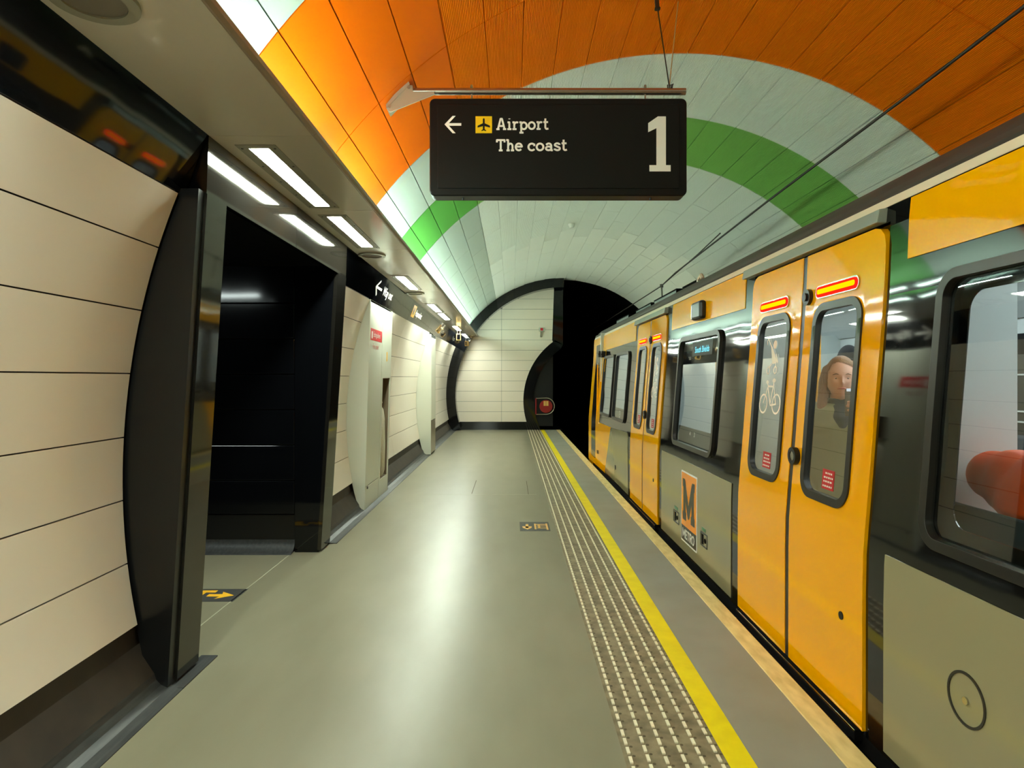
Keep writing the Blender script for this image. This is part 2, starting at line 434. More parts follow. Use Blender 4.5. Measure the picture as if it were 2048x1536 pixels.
# floor: platform, tactile strip, yellow line, edge, coping
mb = MB(); mb.mat(M['floor']); mb.box(-5.0, .415, Y0, Y1, -.12, 0)
mb.mat(M['floor_seam']); mb.box(-1.762, -1.754, 3.12, 5.05, -.01, .0012)
mb.box(-1.15, .30, 7.68, 7.69, -.01, .001)
mb.mat(M['tactile_hole'])
mb.box(-.485, -.477, 7.75, 8.75, -.01, .001); mb.box(.20, .206, 7.7, 8.7, -.01, .001)
struct('floor', mb)
mb = MB(); mb.box(.885, 1.205, Y0, Y1, -.12, 0); o = struct('floor_edge', mb, M['floor_edge'])
mb = MB(); mb.box(.415, .787, Y0, Y1, -.12, 0)
tac = tag(mb.build('tactile_strip', M['tactile']), 'worn tan tactile paving strip with ribbed rows beside the yellow line', 'tactile paving')
rib = MB(); hole = MB()
for k in range(6):
    x = .437 + .0652 * k; y = 1.9 + (k % 2) * .012
    while y < Y1 - .05:
        rib.box(x - .006, x + .006, y, y + .040, -.002, .0055)
        hole.disc((x + .0165, y + .050, .0003), .0062, 'z', .0012, 8)
        y += .060
rib.build('ribs', M['tactile_rib'], tac)['label'] = 'pale raised dashes of the ribs'
hole.build('worn_studs', M['tactile_hole'], tac)
mb = MB(); mb.box(.787, .885, Y0, Y1, -.12, .0012)
tag(mb.build('yellow_line', M['yellow_line']), 'continuous yellow safety line painted along the platform edge', 'line')
mb = MB(); mb.box(1.205, 1.312, Y0, Y1, -.16, .002)
struct('trim_2', mb, M['coping'], bevel=.006)
mb = MB(); mb.box(1.12, 1.20, Y0, 30, -1.15, -.12); mb.box(1.1, 4.6, Y0, 30, -1.3, -1.15)
struct('track_bed', mb, M['pit'])
for nm, x in (('rail', 2.0), ('rail.001', 3.43)):
    mb = MB(); mb.box(x - .07, x + .07, Y0, 29, -1.15, -1.13); mb.box(x - .012, x + .012, Y0, 29, -1.13, -1.03); mb.box(x - .035, x + .035, Y0, 29, -1.03, -1.0)
    o = mb.build(nm, M['rail']); o['kind'] = 'structure'

# header band, portal to the cross passage
HX0, HZ0, HX1, HZ1 = -1.488, 2.232, -1.385, 2.51
def band(mb, y0, y1, g=.003):
    t = .03
    vs = []
    for y in (y0 + g, y1 - g): vs += [(HX0, y, HZ0), (HX1, y, HZ1), (HX1 - t, y, HZ1 + .006), (HX0 - t, y, HZ0 - .006)]
    mb.add(vs, [(0, 1, 2, 3), (4, 7, 6, 5), (0, 4, 5, 1), (1, 5, 6, 2), (2, 6, 7, 3), (3, 7, 4, 0)])
mb = MB()
for a, b in ((Y0, -4.2), (-4.2, -.66), (-.66, 2.915)): band(mb, a, b)
struct('trim_3', mb, M['black_gloss'])
mb = MB()
for a, b in ((5.385, 9.12), (9.12, 11.3), (11.3, 12.4), (12.4, 14.6), (14.6, 16.95)): band(mb, a, b)
struct('trim_4', mb, M['black_gloss'])

# portal: near jamb, far jamb, fascia; jambs lean in with the wall
def jx(z): return -1.53 + (.14) * z / 2.25
def jamb(name, y0, y1, ztop, m, back=.5):
    mb = MB(); vs = []
    for z in (.0, ztop):
        vs += [(jx(z), y0, z), (jx(z), y1, z), (jx(z) - back, y1, z), (jx(z) - back, y0, z)]
    mb.add(vs, [(3, 2, 1, 0), (4, 5, 6, 7), (0, 1, 5, 4), (1, 2, 6, 5), (2, 3, 7, 6), (3, 0, 4, 7)])
    return mb
zt = 2.243
mb = MB()
mb.mat(M['steel_dark'])
for y0, y1 in ((2.925, 3.125), (5.135, 5.385)):
    vs = []
    for z in (.02, zt): vs += [(jx(z), y0, z), (jx(z), y1, z), (jx(z) - .03, y1, z), (jx(z) - .03, y0, z)]
    mb.add(vs, [(3, 2, 1, 0), (4, 5, 6, 7), (0, 1, 5, 4), (1, 2, 6, 5), (2, 3, 7, 6), (3, 0, 4, 7)])
mb.mat(M['black_satin'])
# curved infill between the end of the white wall and the near jamb, and its mirror beyond the far jamb
def infill(y0, y1, zb):
    n = 14; vs = []
    for i in range(n + 1):
        z = zb + (2.25 - zb) * i / n
        xw = wallx(z) - .02 if z >= .3 else wallx(.3) + (.3 - z) / .3 * .06 - .02
        for y in (y0, y1): vs += [(xw, y, z), (jx(z) - .012, y, z)]
    fs = []
    for i in range(n):
        k = i * 4; fs += [(k, k + 1, k + 5, k + 4), (k + 2, k + 6, k + 7, k + 3), (k + 1, k + 3, k + 7, k + 5), (k, k + 4, k + 6, k + 2)]
    mb.add(vs, fs)
infill(2.868, 2.93, 0.0); infill(5.38, 5.41, 0.0)
mb.mat(M['black_gloss'])
for y0, y1 in ((2.93, 3.12), (5.14, 5.38)):
    vs = []
    for z in (.0, 2.5): vs += [(jx(z) - .02, y0, z), (jx(z) - .02, y1, z), (-1.74, y1, z), (-1.74, y0, z)]
    mb.add(vs, [(3, 2, 1, 0), (4, 5, 6, 7), (0, 1, 5, 4), (1, 2, 6, 5), (2, 3, 7, 6), (3, 0, 4, 7)])
struct('trim_5', mb, recalc=True)
mb = MB(); mb.mat(M['steel_dark'])
for a, b in ((2.922, 4.14), (4.14, 5.385)):
    vs = []
    for y in (a + .002, b - .002): vs += [(HX1 - .008, y, 2.243), (HX1 + .002, y, 2.508), (HX1 - .03, y, 2.508), (HX1 - .04, y, 2.243)]
    mb.add(vs, [(0, 1, 2, 3), (4, 7, 6, 5), (0, 4, 5, 1), (1, 5, 6, 2), (2, 6, 7, 3), (3, 7, 4, 0)])
struct('trim_6', mb)

# cross passage beyond the portal
mb = MB(); mb.mat(M['black_panel'])
zz = [.30, .325, .61, .895, 1.18, 1.465, 1.75, 2.035]
zz = [.305, .575, .86, 1.145, 1.43, 1.715, 2.0, 2.30]
for a, b in zip(zz, zz[1:]):
    mb.box(-5.0, -1.745, 5.14, 5.20, a + .004, b - .004)
mb.mat(M['joint']); mb.box(-5.0, -1.70, 5.17, 5.26, 0, 2.32)
mb.mat(M['black_satin']); mb.box(-5.0, -1.745, 5.155, 5.17, .10, .30)
mb.mat(M['black_gloss']); mb.box(-5.0, -1.74, 2.99, 3.115, 0, 2.32)
mb.box(-5.05, -4.95, 3.1, 5.2, 0, 2.32)
mb.mat(M['black_satin']); mb.box(-5.0, -1.43, 3.0, 5.3, 2.30, 2.40)
wp_ = struct('wall_passage', mb, bevel=.003)
mb = MB(); mb.box(-3.7, -2.75, 3.30, 3.38, 2.285, 2.30); mb.build('lamp_panel', M['passage_lamp'], wp_)
mb = MB(); n = 8; vs = []
for i in range(n + 1):
    t = PI / 2 * i / n; y = 5.155 - .085 * (1 - math.cos(t)); z = .10 - .09 * math.sin(t)
    vs += [(-5.0, y, z), (-1.745, y, z)]
vs += [(-5.0, 5.06, 0), (-1.745, 5.06, 0)]
mb.add(vs, [(2 * i, 2 * i + 1, 2 * i + 3, 2 * i + 2) for i in range(n + 1)]); struct('baseboard_passage', mb, M['coving'], smooth=50)

# soffit over the platform edge of the left wall, with its lights
SX0, SX1, SZ = -1.385, -.893, 2.51
mb = MB(); mb.mat(M['soffit'])
PY = [2.935 + 1.306 * k for k in range(-9, 12)]
PY = [y for y in PY if Y0 < y < 16.9]
LIT = [(3.09, 4.13), (4.395, 5.42), (6.995, 8.03), (9.62, 10.80), (11.02, 12.20), (13.70, 14.95), (16.16, 17.12)]
BEHIND = [(.45, 1.49), (-2.15, -1.1), (-3.45, -2.4), (-6.0, -4.95)]
LX0, LX1 = -1.268, -1.172
cuts = [Y0] + PY + [Y1]
for a, b in zip(cuts, cuts[1:]):
    # one enamel tray; a slot is left where a light is let in
    lit = [q for q in LIT + BEHIND if q[0] < b - .05 and q[1] > a + .05]
    g = .0018
    if not lit: mb.box(SX0, SX1 - .02, a + g, b - g, SZ, SZ + .02); continue
    l0, l1 = max(lit[0][0] - .02, a + .004), min(lit[0][1] + .02, b - .004)
    mb.box(SX0, LX0 - .02, a + g, b - g, SZ, SZ + .02); mb.box(LX1 + .02, SX1 - .02, a + g, b - g, SZ, SZ + .02)
    mb.box(LX0 - .02, LX1 + .02, a + g, l0, SZ, SZ + .02); mb.box(LX0 - .02, LX1 + .02, l1, b - g, SZ, SZ + .02)
mb.mat(M['soffit_lip'])
for a, b in zip(cuts, cuts[1:]):
    pr = [(SX1 - .03, SZ + .0), (SX1 - .012, SZ + .002), (SX1, SZ + .012), (SX1, SZ + .032), (SX1 - .03, SZ + .034)]
    mb.prism(pr, lambda u, v, t: (u, t, v), a + .001, b - .001)
mb.mat(M['vault_back']); mb.box(-1.5, SX1 - .11, Y0, Y1, SZ + .035, SZ + .04); mb.box(SX1 - .11, SX1 - .03, Y0, Y1, SZ + .024, SZ + .03)
sof = struct('soffit', mb)
mb = MB()
for a, b in BEHIND: mb.box(LX0, LX1, a, b, SZ + .004, SZ + .02)
mb.build('lamp_panel', M['diffuser'], sof)
mb = MB(); y = Y0 + .1
while y < Y1 - 1.0:
    mb.tube([(-.966, y, SZ + .049), (-.966, y + 1.14, SZ + .049)], .013, 8); y += 1.306
mb.build('cove_tube', M['tube'], sof)

LL = ['largest lit strip light in the soffit, above the near doorway post',
      'second lit strip light from the near end, just before a round speaker',
      'third lit strip light from the near end, over the Way out lettering',
      'fourth lit strip light from the near end, over the yellow square sign',
      'fifth lit strip light from the near end, right after the fourth',
      'lit strip light in the soffit beside the nearer hanging monitor box',
      'small lit strip light at the far end of the soffit, beside the end wall']
for (a, b), lb in zip(LIT, LL):
    t = thing('ceiling_light', lb, 'light', ((LX0 + LX1) / 2, (a + b) / 2, SZ), 'strip lights in the soffit')
    f = MB()
    f.box(-1.318, LX0, a - .045, b + .045, SZ - .003, SZ + .001); f.box(LX1, -1.124, a - .045, b + .045, SZ - .003, SZ + .001)
    f.box(LX0, LX1, a - .045, a, SZ - .003, SZ + .001); f.box(LX0, LX1, b, b + .045, SZ - .003, SZ + .001)
    f.build('frame', M['light_frame'], t)
    f = MB(); f.box(LX0 + .004, LX1 - .004, a + .004, b - .004, SZ + .002, SZ + .012); f.build('diffuser', M['diffuser'], t)
    for k in range(5):
        for x in (-1.30, -1.142): s = MB(); s.disc((x, a + (b - a) * k / 4, SZ - .0035), .006, 'z', .003, 8); s.build('screw', M['black'], t)
for (x, y, lb) in ((-1.222, 1.87, 'large round grey speaker in the soffit at the near corner, cut by the picture edge'),
                   (-1.258, 5.77, 'round grey speaker in the soffit between the second and third strip lights'),
                   (-1.262, 8.37, 'small round grey speaker in the soffit just past the third strip light')):
    t = thing('ceiling_speaker', lb, 'speaker', (x, y, SZ), 'round speakers in the soffit')
    q = MB(); q.ring((x, y, SZ - .006), .088, .122, 'z', .014, 36); q.build('ring', M['light_frame'], t, smooth=40)
    q = MB(); q.disc((x, y, SZ - .003), .089, 'z', .008, 32); q.build('grille', M['grille'], t)

# end wall
def endwall():
    y = Y1
    R1 = VR - .24
    TX, TZ, TR = 2.30, .79, 1.98
    mb = MB(); mb.mat(M['enamel'])
    # white courses cut to the arc on the left and to the tunnel mouth on the right
    def xl(z): return VX - math.sqrt(max(R1 * R1 - (z - VZ) ** 2, 0))
    def xr(z):
        if z > 2.41: return 1.10 + (z - 2.41) * .035
        return TX - math.sqrt(TR * TR - (z - TZ) ** 2) + .01
    zs = [.215]
    z = .215 + .275
    while z < 3.78: zs.append(z); z += .277
    zs.append(3.80)
    for z0, z1 in zip(zs, zs[1:]):
        n = 5; L = []; Rr = []
        for i in range(n + 1):
            zz_ = z0 + .003 + (z1 - z0 - .006) * i / n; L.append((xl(zz_), zz_)); Rr.append((xr(zz_), zz_))
        xm = -.27
        for part in (0, 1):
            poly = []
            if part == 0:
                if L[-1][0] > xm - .01 and L[0][0] > xm - .01: continue
                poly = [(min(p[0], xm - .004), p[1]) for p in L] + [(xm - .003, L[-1][1]), (xm - .003, L[0][1])]
            else:
                poly = [(max(p[0], xm + .003), p[1]) for p in L] + Rr[::-1]
                if L[0][0] >= Rr[0][0]: continue
            mb.prism(poly, lambda u, v, t: (u, t, v), y, y + .03)
    mb.mat(M['joint']); mb.box(-1.5, 1.12, y + .02, y + .12, 0.1, 2.4)
    mb.prism([(-1.2, 2.4), (1.1, 2.4), (1.1, 3.75), (.2, 3.6), (-.6, 3.1)], lambda u, v, t: (u, t, v), y + .02, y + .12)
    o = struct('wall_end', mb)
    # black surround
    t = MB(); t.mat(M['black_gloss'])
    def strip(pa, pb, y0, y1):
        n = len(pa); vs = []
        for a, b in zip(pa, pb): vs += [(a[0], y0, a[1]), (b[0], y0, b[1]), (b[0], y1, b[1]), (a[0], y1, a[1])]
        fs = []
        for i in range(n - 1):
            k = i * 4
            for j in range(4): fs.append((k + j, k + (j + 1) % 4, k + 4 + (j + 1) % 4, k + 4 + j))
        t.add(vs, fs)
    out = []; inn = []
    a_lo = math.pi - math.asin((0 - VZ) / VR)
    for i in range(41):
        a = a_lo + (math.pi / 2 - .003 - a_lo) * i / 40
        out.append(circ(a, VR + .04)); x, z = circ(a, R1 - .005); inn.append((x, max(z, 0)))
    strip(out, inn, y - .35, y + .05)
    strip([(1.12 + .035 * q, 2.40 + 1.44 * q) for q in (0, 1)], [(1.39, 2.30), (1.39, 4.05)], y - .02, y + .05)
    strip([(-1.5, .215), (.62, .215)], [(-1.5, .0), (.62, .0)], y - .01, y + .05)
    po, pi_ = [], []
    for i in range(21):
        z = 2.42 * (1 - i / 20); po.append((TX - math.sqrt(TR * TR - (z - TZ) ** 2), z))
        zi = 2.30 * (1 - i / 20); pi_.append((TX - math.sqrt(1.70 ** 2 - (zi - TZ) ** 2) if abs(zi - TZ) < 1.68 else TX, zi))
    pi_[0] = (1.39, 2.30)
    strip(po, [(min(p[0], 1.39), p[1]) for p in pi_], y - .02, y + .06)
    tr = t.build('trim_7', None, None, recalc=True, smooth=35); tr['kind'] = 'structure'
endwall()
# the running tunnel beyond
mb = MB(); n = 40; vs = []; fs = []
for i in range(n + 1):
    a = 2 * PI * i / n; x, z = VX + 3.3 * math.cos(a), VZ + 3.3 * math.sin(a); vs += [(x, Y1 + .03, z), (x, 34, z)]
for i in range(n): fs.append((2 * i, 2 * i + 1, 2 * i + 3, 2 * i + 2))
fs.append(tuple(2 * i + 1 for i in range(n)))
mb.add(vs, fs); mb.box(-1.6, 1.39, Y1 + .14, 33, -1.4, .0)
struct('wall_tunnel', mb, M['dark'], recalc=False)
mb = MB(); vs = []; fs = []
vs = [(-5.2, Y0, -1.4), (4.8, Y0, -1.4), (4.8, Y0, 4.3), (-5.2, Y0, 4.3)]
mb.add(vs, [(0, 1, 2, 3)]); struct('wall_back', mb, pm('back_wall_paint', (120, 118, 110), .6))

# ---------------------------------------------------------------- hanging platform sign
SY = 4.05; PXM = SY / 1280
def sx(px): return (px - 1023) * PXM
def sz(py): return 1.4 + (756 - py) * PXM
t = thing('hanging_sign', 'black hanging platform sign reading Airport, The coast and 1', 'sign', (sx(1116), SY + .05, sz(192)))
mb = MB(); mb.prism(rrect(sx(858.5), sx(1375), sz(390.5), sz(194.5), .035), lambda u, v, q: (u, q, v), SY + .012, SY + .13)
mb.build('housing', M['sign_black'], t, smooth=40, bevel=.008)
mb = MB()
mb.prism(rrect(sx(875), sx(1359), sz(376), sz(208), .006), lambda u, v, q: (u, q, v), SY + .004, SY + .013)
mb.build('face_panel', M['sign_black'], t, bevel=.002)
FY = SY + .002
def front(u, v, y=FY): return (u, y, v)
def sign_text(s, x_px, base_px, cap_px, wt, end_px=None):
    v, f, wd = slab2d(s, cap_px * PXM, wt)
    k = 1 if end_px is None else (end_px - x_px) * PXM / (wd - .05 * cap_px * PXM)
    return MB().add([(sx(x_px) + a * k, FY - q, sz(base_px) + b) for (a, b), q in zip(v, lifts((v, f)))], f)
sign_text('Airport', 992, 259.5, 23.5, .165, 1097).build('lettering', M['sign_letter'], t, recalc=False)
sign_text('The', 992, 302, 23.5, .165, 1045).build('lettering', M['sign_letter'], t, recalc=False)
sign_text('coast', 1055, 302, 23.5, .165, 1134).build('lettering', M['sign_letter'], t, recalc=False)
mb = MB()
one = [(1297, 264), (1320, 238), (1320, 233), (1332, 233), (1332, 330.5), (1342, 330.5), (1342, 342.5), (1299, 342.5), (1299, 330.5), (1314, 330.5), (1314, 257), (1297, 272)]
one = [(1296.5, 246), (1316, 232.5), (1332, 232.5), (1332, 330), (1341.5, 330), (1341.5, 342.5), (1299, 342.5), (1299, 330), (1313, 330), (1313, 256), (1296.5, 264)]
mb.prism([(sx(a), sz(b)) for a, b in one], lambda u, v, q: (u, q, v), FY, FY + .004); mb.build('numeral', M['sign_letter'], t)
mb = MB()
for p in ([(889, 248.4), (905, 231.5), (911, 231.5), (897.5, 246), (922.5, 246), (922.5, 251), (897.5, 251), (911, 266), (905, 266)],):
    mb.prism([(sx(a), sz(b)) for a, b in p], lambda u, v, q: (u, q, v), FY, FY + .004)
mb.build('arrow', M['sign_letter'], t)
mb = MB(); mb.box(sx(951), sx(984), FY, FY + .004, sz(266), sz(232.3)); pl = mb.build('pictogram', M['sign_yellow'], t)
pl['label'] = 'yellow square with a black aeroplane'
half = [(0, 236), (1.7, 238), (1.9, 246.5), (12.3, 251.5), (12.3, 255), (1.9, 252.2), (1.7, 258.5), (4.6, 260.5), (4.6, 262), (0, 260.6)]
pl2 = [(967.5 + a, b) for a, b in half] + [(967.5 - a, b) for a, b in half[::-1][1:-1]]
mb = MB(); mb.prism([(sx(a), sz(b)) for a, b in pl2], lambda u, v, q: (u, q, v), FY - .002, FY + .001); mb.build('aeroplane', M['sign_black'], pl)
py_ = SY + .07
mb = MB(); mb.tube([(sx(822), py_, sz(173)), (sx(1377), py_, sz(173.5))], .0215, 18); mb.build('pole', M['pole'], t, smooth=40)
for px in (942, 1295):
    mb = MB(); mb.tube([(sx(px), py_, sz(196)), (sx(px), py_, sz(162))], .006, 8); mb.tube([(sx(px), py_, sz(166)), (sx(px), py_, sz(160))], [.010, .007], 8)
    mb.build('hanger_bolt', M['steel'], t, smooth=40)
for px, py in ((926, 193), (1310, 192), (925, 393), (1305, 393)):
    mb = MB(); mb.disc((sx(px), SY + .06, sz(py)), .006, 'z', .016, 8); mb.build('screw', M['black'], t)
br = [(775.5, 218), (770.5, 212), (771.5, 205), (809, 166.5), (816, 165), (823, 165.5), (824, 178), (866, 178), (868, 184), (780, 219)]
mb = MB(); mb.prism([(sx(a), sz(b)) for a, b in br], lambda u, v, q: (u, q, v), py_ - .035, py_ - .027)
bk = mb.build('bracket', M['bracket'], t)
mb = MB()
ft = [(sx(770), sz(205)), (sx(813), sz(152)), (sx(818), sz(164)), (sx(771), sz(212))]
mb.prism(ft, lambda u, v, q: (u, q, v), py_ - .04, py_ + .10); mb.build('wall_plate', M['bracket'], bk)
for px, py in ((815.5, 170), (777, 208.5)):
    mb = MB(); mb.disc((sx(px), py_ - .038, sz(py)), .010, 'y', .012, 12); mb.build('bolt', M['steel'], bk)
# the two stays that carry the free end of the pole
wp = (sx(1344), py_, sz(163))
mb = MB(); mb.tube([wp, (1.0, py_ + .26, 3.93)], .0042, 8); mb.build('stay_wire', M['wire_dark'], t)
mb = MB(); mb.tube([(1.0, py_ + .262, 3.925), (1.0, py_ + .27, 3.945), (1.0, py_ + .30, 4.05)], [.008, .015, .015], 10); mb.disc((1.0, py_ + .265, 3.93), .02, 'z', .012, 10)
mb.build('turnbuckle', M['rail'], t, smooth=40)
mb = MB(); mb.tube([wp, (1.172, py_ + .38, 4.05)], .0036, 8); mb.build('stay_wire', M['wire_light'], t)
mb = MB()
for d in (-.008, .0, .008, .014): mb.tube([(wp[0] + d, py_, sz(172)), (wp[0] + d * 1.5, py_ - .004, sz(160))], .004, 6)
mb.tube([(wp[0] + .004, py_ - .006, sz(161)), (wp[0] + .026, py_ - .012, sz(159.5))], .0025, 6)
mb.build('wire_knot', M['wire_dark'], t)

# ---------------------------------------------------------------- wall things on the left
def band_pt(d, s):
    """Point on the header band: d along the platform, s from 0 at its foot to 1 at its top."""
    return (HX0 + (HX1 - HX0) * s + .0022, d, HZ0 + (HZ1 - HZ0) * s)
def band_text(mb, s, d0, s0, size, stretch=1.0):
    v, f = text2d(s, size); L = math.hypot(HX1 - HX0, HZ1 - HZ0)
    mb.add([band_pt(d0 + a * stretch, s0 + b / L) for a, b in v], f)
t = thing('direction_sign', 'white Way out lettering with a left arrow on the black header band', 'sign', band_pt(7.2, .5))
for wd_, d_ in (('Way', 7.17), ('out', 7.495)): mb = MB(); band_text(mb, wd_, d_, .36, .142, 1.05); mb.build('lettering', M['white'], t, recalc=False)
mb = MB()
for st in ([(0, .5), (.29, .5)], [(.13, .77), (0, .5), (.13, .23)]):
    v, f = ribbon([(a, b * .297) for a, b in st], .026)
    mb.add([tuple(Vector(band_pt(6.79 + a, b / .297)) + Vector((q, 0, 0))) for (a, b), q in zip(v, lifts((v, f), 0 if st[0][0] == 0 else 8))], f)
mb.build('arrow', M['white'], t, recalc=False)
for d, nm, lb in ((9.26, 'Haymarket', 'station name with yellow square on the header band, nearer of two'),
                  (12.62, 'Haymarket', 'smaller far station name with yellow square on the header band')):
    t = thing('station_name_sign', lb, 'sign', band_pt(d, .5), 'station names on the header band')
    mb = MB(); mb.add([band_pt(d, .22), band_pt(d + .27, .22), band_pt(d + .27, .82), band_pt(d, .82)], [(0, 1, 2, 3)]); sq = mb.build('logo_square', M['mark_yellow'], t, recalc=False)
    v, f, wd = slab2d('M', .10, .16); mb = MB(); mb.add([tuple(Vector(band_pt(d + .075 + a, .36 + b / .297)) + Vector((.001 + q, 0, 0))) for (a, b), q in zip(v, lifts((v, f)))], f)
    mb.build('logo_letter', M['black'], sq, recalc=False)
    mb = MB(); band_text(mb, nm, d + .33, .36, .14, 1.0); mb.build('lettering', M['white'], t, recalc=False)
t = thing('exit_sign', 'far white Way out lettering on the header band by the hanging monitors', 'sign', band_pt(15.7, .5))
for wd_, d_ in (('Way', 15.6), ('out', 15.925)): mb = MB(); band_text(mb, wd_, d_, .36, .142, 1.05); mb.build('lettering', M['white'], t, recalc=False)

def cabinet(name, lb, y0, y1, xt, xb, zt_):
    """Wall cabinet: flat front leaning from xb at the floor to xt at the top, sides cut to the curve of the wall."""
    t = thing(name, lb, 'cabinet', (xb, (y0 + y1) / 2, 0))
    pr = [(xb, .012), (xt, zt_)]
    n = 12; back = [(wallx(.012 + (zt_ - .012) * (1 - i / n)) - .01, .012 + (zt_ - .012) * (1 - i / n)) for i in range(n + 1)]
    back[-1] = (-1.60, .012)
    mb = MB(); mb.mat(M['cabinet'])
    poly = pr + back
    for a, b in ((y0, y0 + .02), (y1 - .02, y1)): mb.prism(poly, lambda u, v, q: (u, q, v), a, b)
    mb.add([(xt, y0, zt_), (xt, y1, zt_), (wallx(zt_), y1, zt_), (wallx(zt_), y0, zt_)], [(0, 1, 2, 3)])
    mb.build('casing', None, t, smooth=30)
    return t
def fx(z, xb, xt, zt_): return xb + (xt - xb) * z / zt_
XB, XT, ZT = -1.542, -1.478, 2.226
t = cabinet('fire_point_cabinet', 'tall white wall cabinet with red extinguisher panel and tall bin slot', 6.71, 7.95, XT, XB, ZT)
def cfront(mb, y0, y1, z0, z1, off=0.0, th=.018):
    a, b = fx(z0, XB, XT, ZT) + off, fx(z1, XB, XT, ZT) + off
    vs = []
    for y in (y0, y1): vs += [(a, y, z0), (b, y, z1), (b - th, y, z1), (a - th, y, z0)]
    mb.add(vs, [(0, 1, 2, 3), (4, 7, 6, 5), (0, 4, 5, 1), (1, 5, 6, 2), (2, 6, 7, 3), (3, 7, 4, 0)])
mb = MB(); cfront(mb, 6.732, 7.375, .255, 2.205); d = mb.build('door', M['cabinet'], t, bevel=.003)
mb = MB(); mb.disc((fx(.27, XB, XT, ZT) + .004, 6.80, .235), .014, 'x', .014, 14); mb.build('lock', M['rail'], d)
mb = MB(); cfront(mb, 6.732, 7.375, .012, .248); mb.build('plinth_panel', M['cabinet'], t, bevel=.003)
mb = MB(); cfront(mb, 6.765, 7.345, 1.806, 1.93, .0015, .004); sg = mb.build('notice', M['red'], d); sg['label'] = 'red fire extinguisher notice'
v, f = text2d('Extinguishers', .083)
mb = MB(); mb.add([(fx(1.845 + b, XB, XT, ZT) + .003, 6.89 + a * .82, 1.845 + b) for a, b in v], f)
mb.build('lettering', M['white'], sg, recalc=False); mb = MB()
mb.prism(rrect(6.80, 6.855, 1.822, 1.90, .02), lambda u, v_, q: (fx(v_, XB, XT, ZT) + q, u, v_), .001, .0035)
mb.build('extinguisher_symbol', M['white'], sg, recalc=False)
for wd_, d_ in (('Fire', 6.88), ('point', 7.03)):
    v, f = text2d(wd_, .085); mb = MB(); mb.add([(fx(1.715 + b, XB, XT, ZT) + .002, d_ + a * .82, 1.715 + b) for a, b in v], f)
    mb.build('lettering', M['red_dull'], d, recalc=False)
mb = MB(); cfront(mb, 7.385, 7.93, 1.40, 2.205); cfront(mb, 7.385, 7.47, .21, 1.40); cfront(mb, 7.91, 7.93, .21, 1.40); cfront(mb, 7.385, 7.93, .012, .21)
bp_ = mb.build('bin_front', M['cabinet'], t)
mb = MB(); cfront(mb, 7.47, 7.91, .21, 1.40, -.20, .02); cfront(mb, 7.462, 7.478, .21, 1.40, -.01, .19); cfront(mb, 7.90, 7.918, .21, 1.40, -.01, .19)
mb.box(-1.74, -1.545, 7.47, 7.91, .20, .215); mb.box(-1.72, -1.52, 7.47, 7.91, 1.395, 1.41); mb.build('bin_recess', M['bin_dark'], t)
mb = MB(); cfront(mb, 7.655, 7.70, 1.60, 1.71, .0015, .004); mb.build('label_plate', M['mark_yellow'], t)
mb = MB(); n = 16; vs = []; fs = []
prs = [(.05, .215), (.085, .30), (.09, .6), (.085, .9), (.07, 1.02), (.035, 1.06), (.05, 1.09), (.06, 1.11)]
for r, z in prs:
    for k in range(n):
        a = 2 * PI * k / n; rr = r * (1 + .12 * math.sin(3 * a + z * 9)); vs.append((-1.600 + rr * math.cos(a) * .75, 7.735 + rr * math.sin(a) * 1.5, z))
for i in range(len(prs) - 1):
    for k in range(n): fs.append((i * n + k, i * n + (k + 1) % n, (i + 1) * n + (k + 1) % n, (i + 1) * n + k))
fs += [tuple(range(n))[::-1], tuple((len(prs) - 1) * n + k for k in range(n))]
mb.add(vs, fs); tag(mb.build('bin_bag', M['bag'], None, smooth=60), 'clear plastic rubbish bag hanging in the tall bin slot of the wall cabinet', 'bag')
t = cabinet('service_cabinet', 'narrow pale wall cabinet with grey lower front, farther of two', 11.62, 12.31, -1.456, -1.466, 2.20)
mb = MB(); mb.mat(M['cabinet']); mb.box(-1.482, -1.455, 11.645, 12.285, .63, 2.14); mb.build('upper_front', None, t, bevel=.003)
mb = MB(); mb.box(-1.485, -1.461, 11.645, 12.285, .03, .615); mb.build('lower_front', M['steel'], t, bevel=.003)
mb = MB(); mb.box(-1.50, -1.458, 11.66, 12.28, 2.145, 2.195); mb.build('top_slot', M['black'], t)
for (x, y, z, w_, h_, lb) in ((-1.20, 14.5, 2.33, .10, .145, 'small black hanging monitor box with a pale rim under the soffit, nearer of two'),
                              (-1.125, 16.1, 2.27, .10, .125, 'small black hanging monitor box with a pale rim, farther one by the end wall')):
    t = thing('hanging_monitor', lb, 'monitor', (x, y, SZ), 'small monitor boxes under the soffit')
    mb = MB(); mb.box(x - w_ / 2, x + w_ / 2, y, y + .08, z - h_ / 2, z + h_ / 2); mb.build('casing', M['mark_tan'], t, bevel=.004)
    mb = MB(); mb.box(x - w_ / 2 + .014, x + w_ / 2 - .014, y - .004, y + .01, z - h_ / 2 + .014, z + h_ / 2 - .014); mb.build('screen', M['black_gloss'], t)
    mb = MB(); mb.tube([(x - .03, y + .04, z + h_ / 2), (x - .03, y + .04, SZ)], .006, 6); mb.tube([(x + .03, y + .04, z + h_ / 2), (x + .03, y + .04, SZ)], .006, 6); mb.build('hanger', M['steel'], t)
t = thing('alarm_beacon', 'small white alarm box with a red lamp on the end wall', 'alarm', (.81, Y1 - .05, 2.7))
mb = MB(); mb.box(.74, .90, Y1 - .10, Y1, 2.66, 2.76); mb.build('casing', M['cabinet'], t, bevel=.008)
mb = MB(); mb.box(.775, .85, Y1 - .115, Y1 - .1, 2.675, 2.745); mb.build('lamp', M['red'], t)
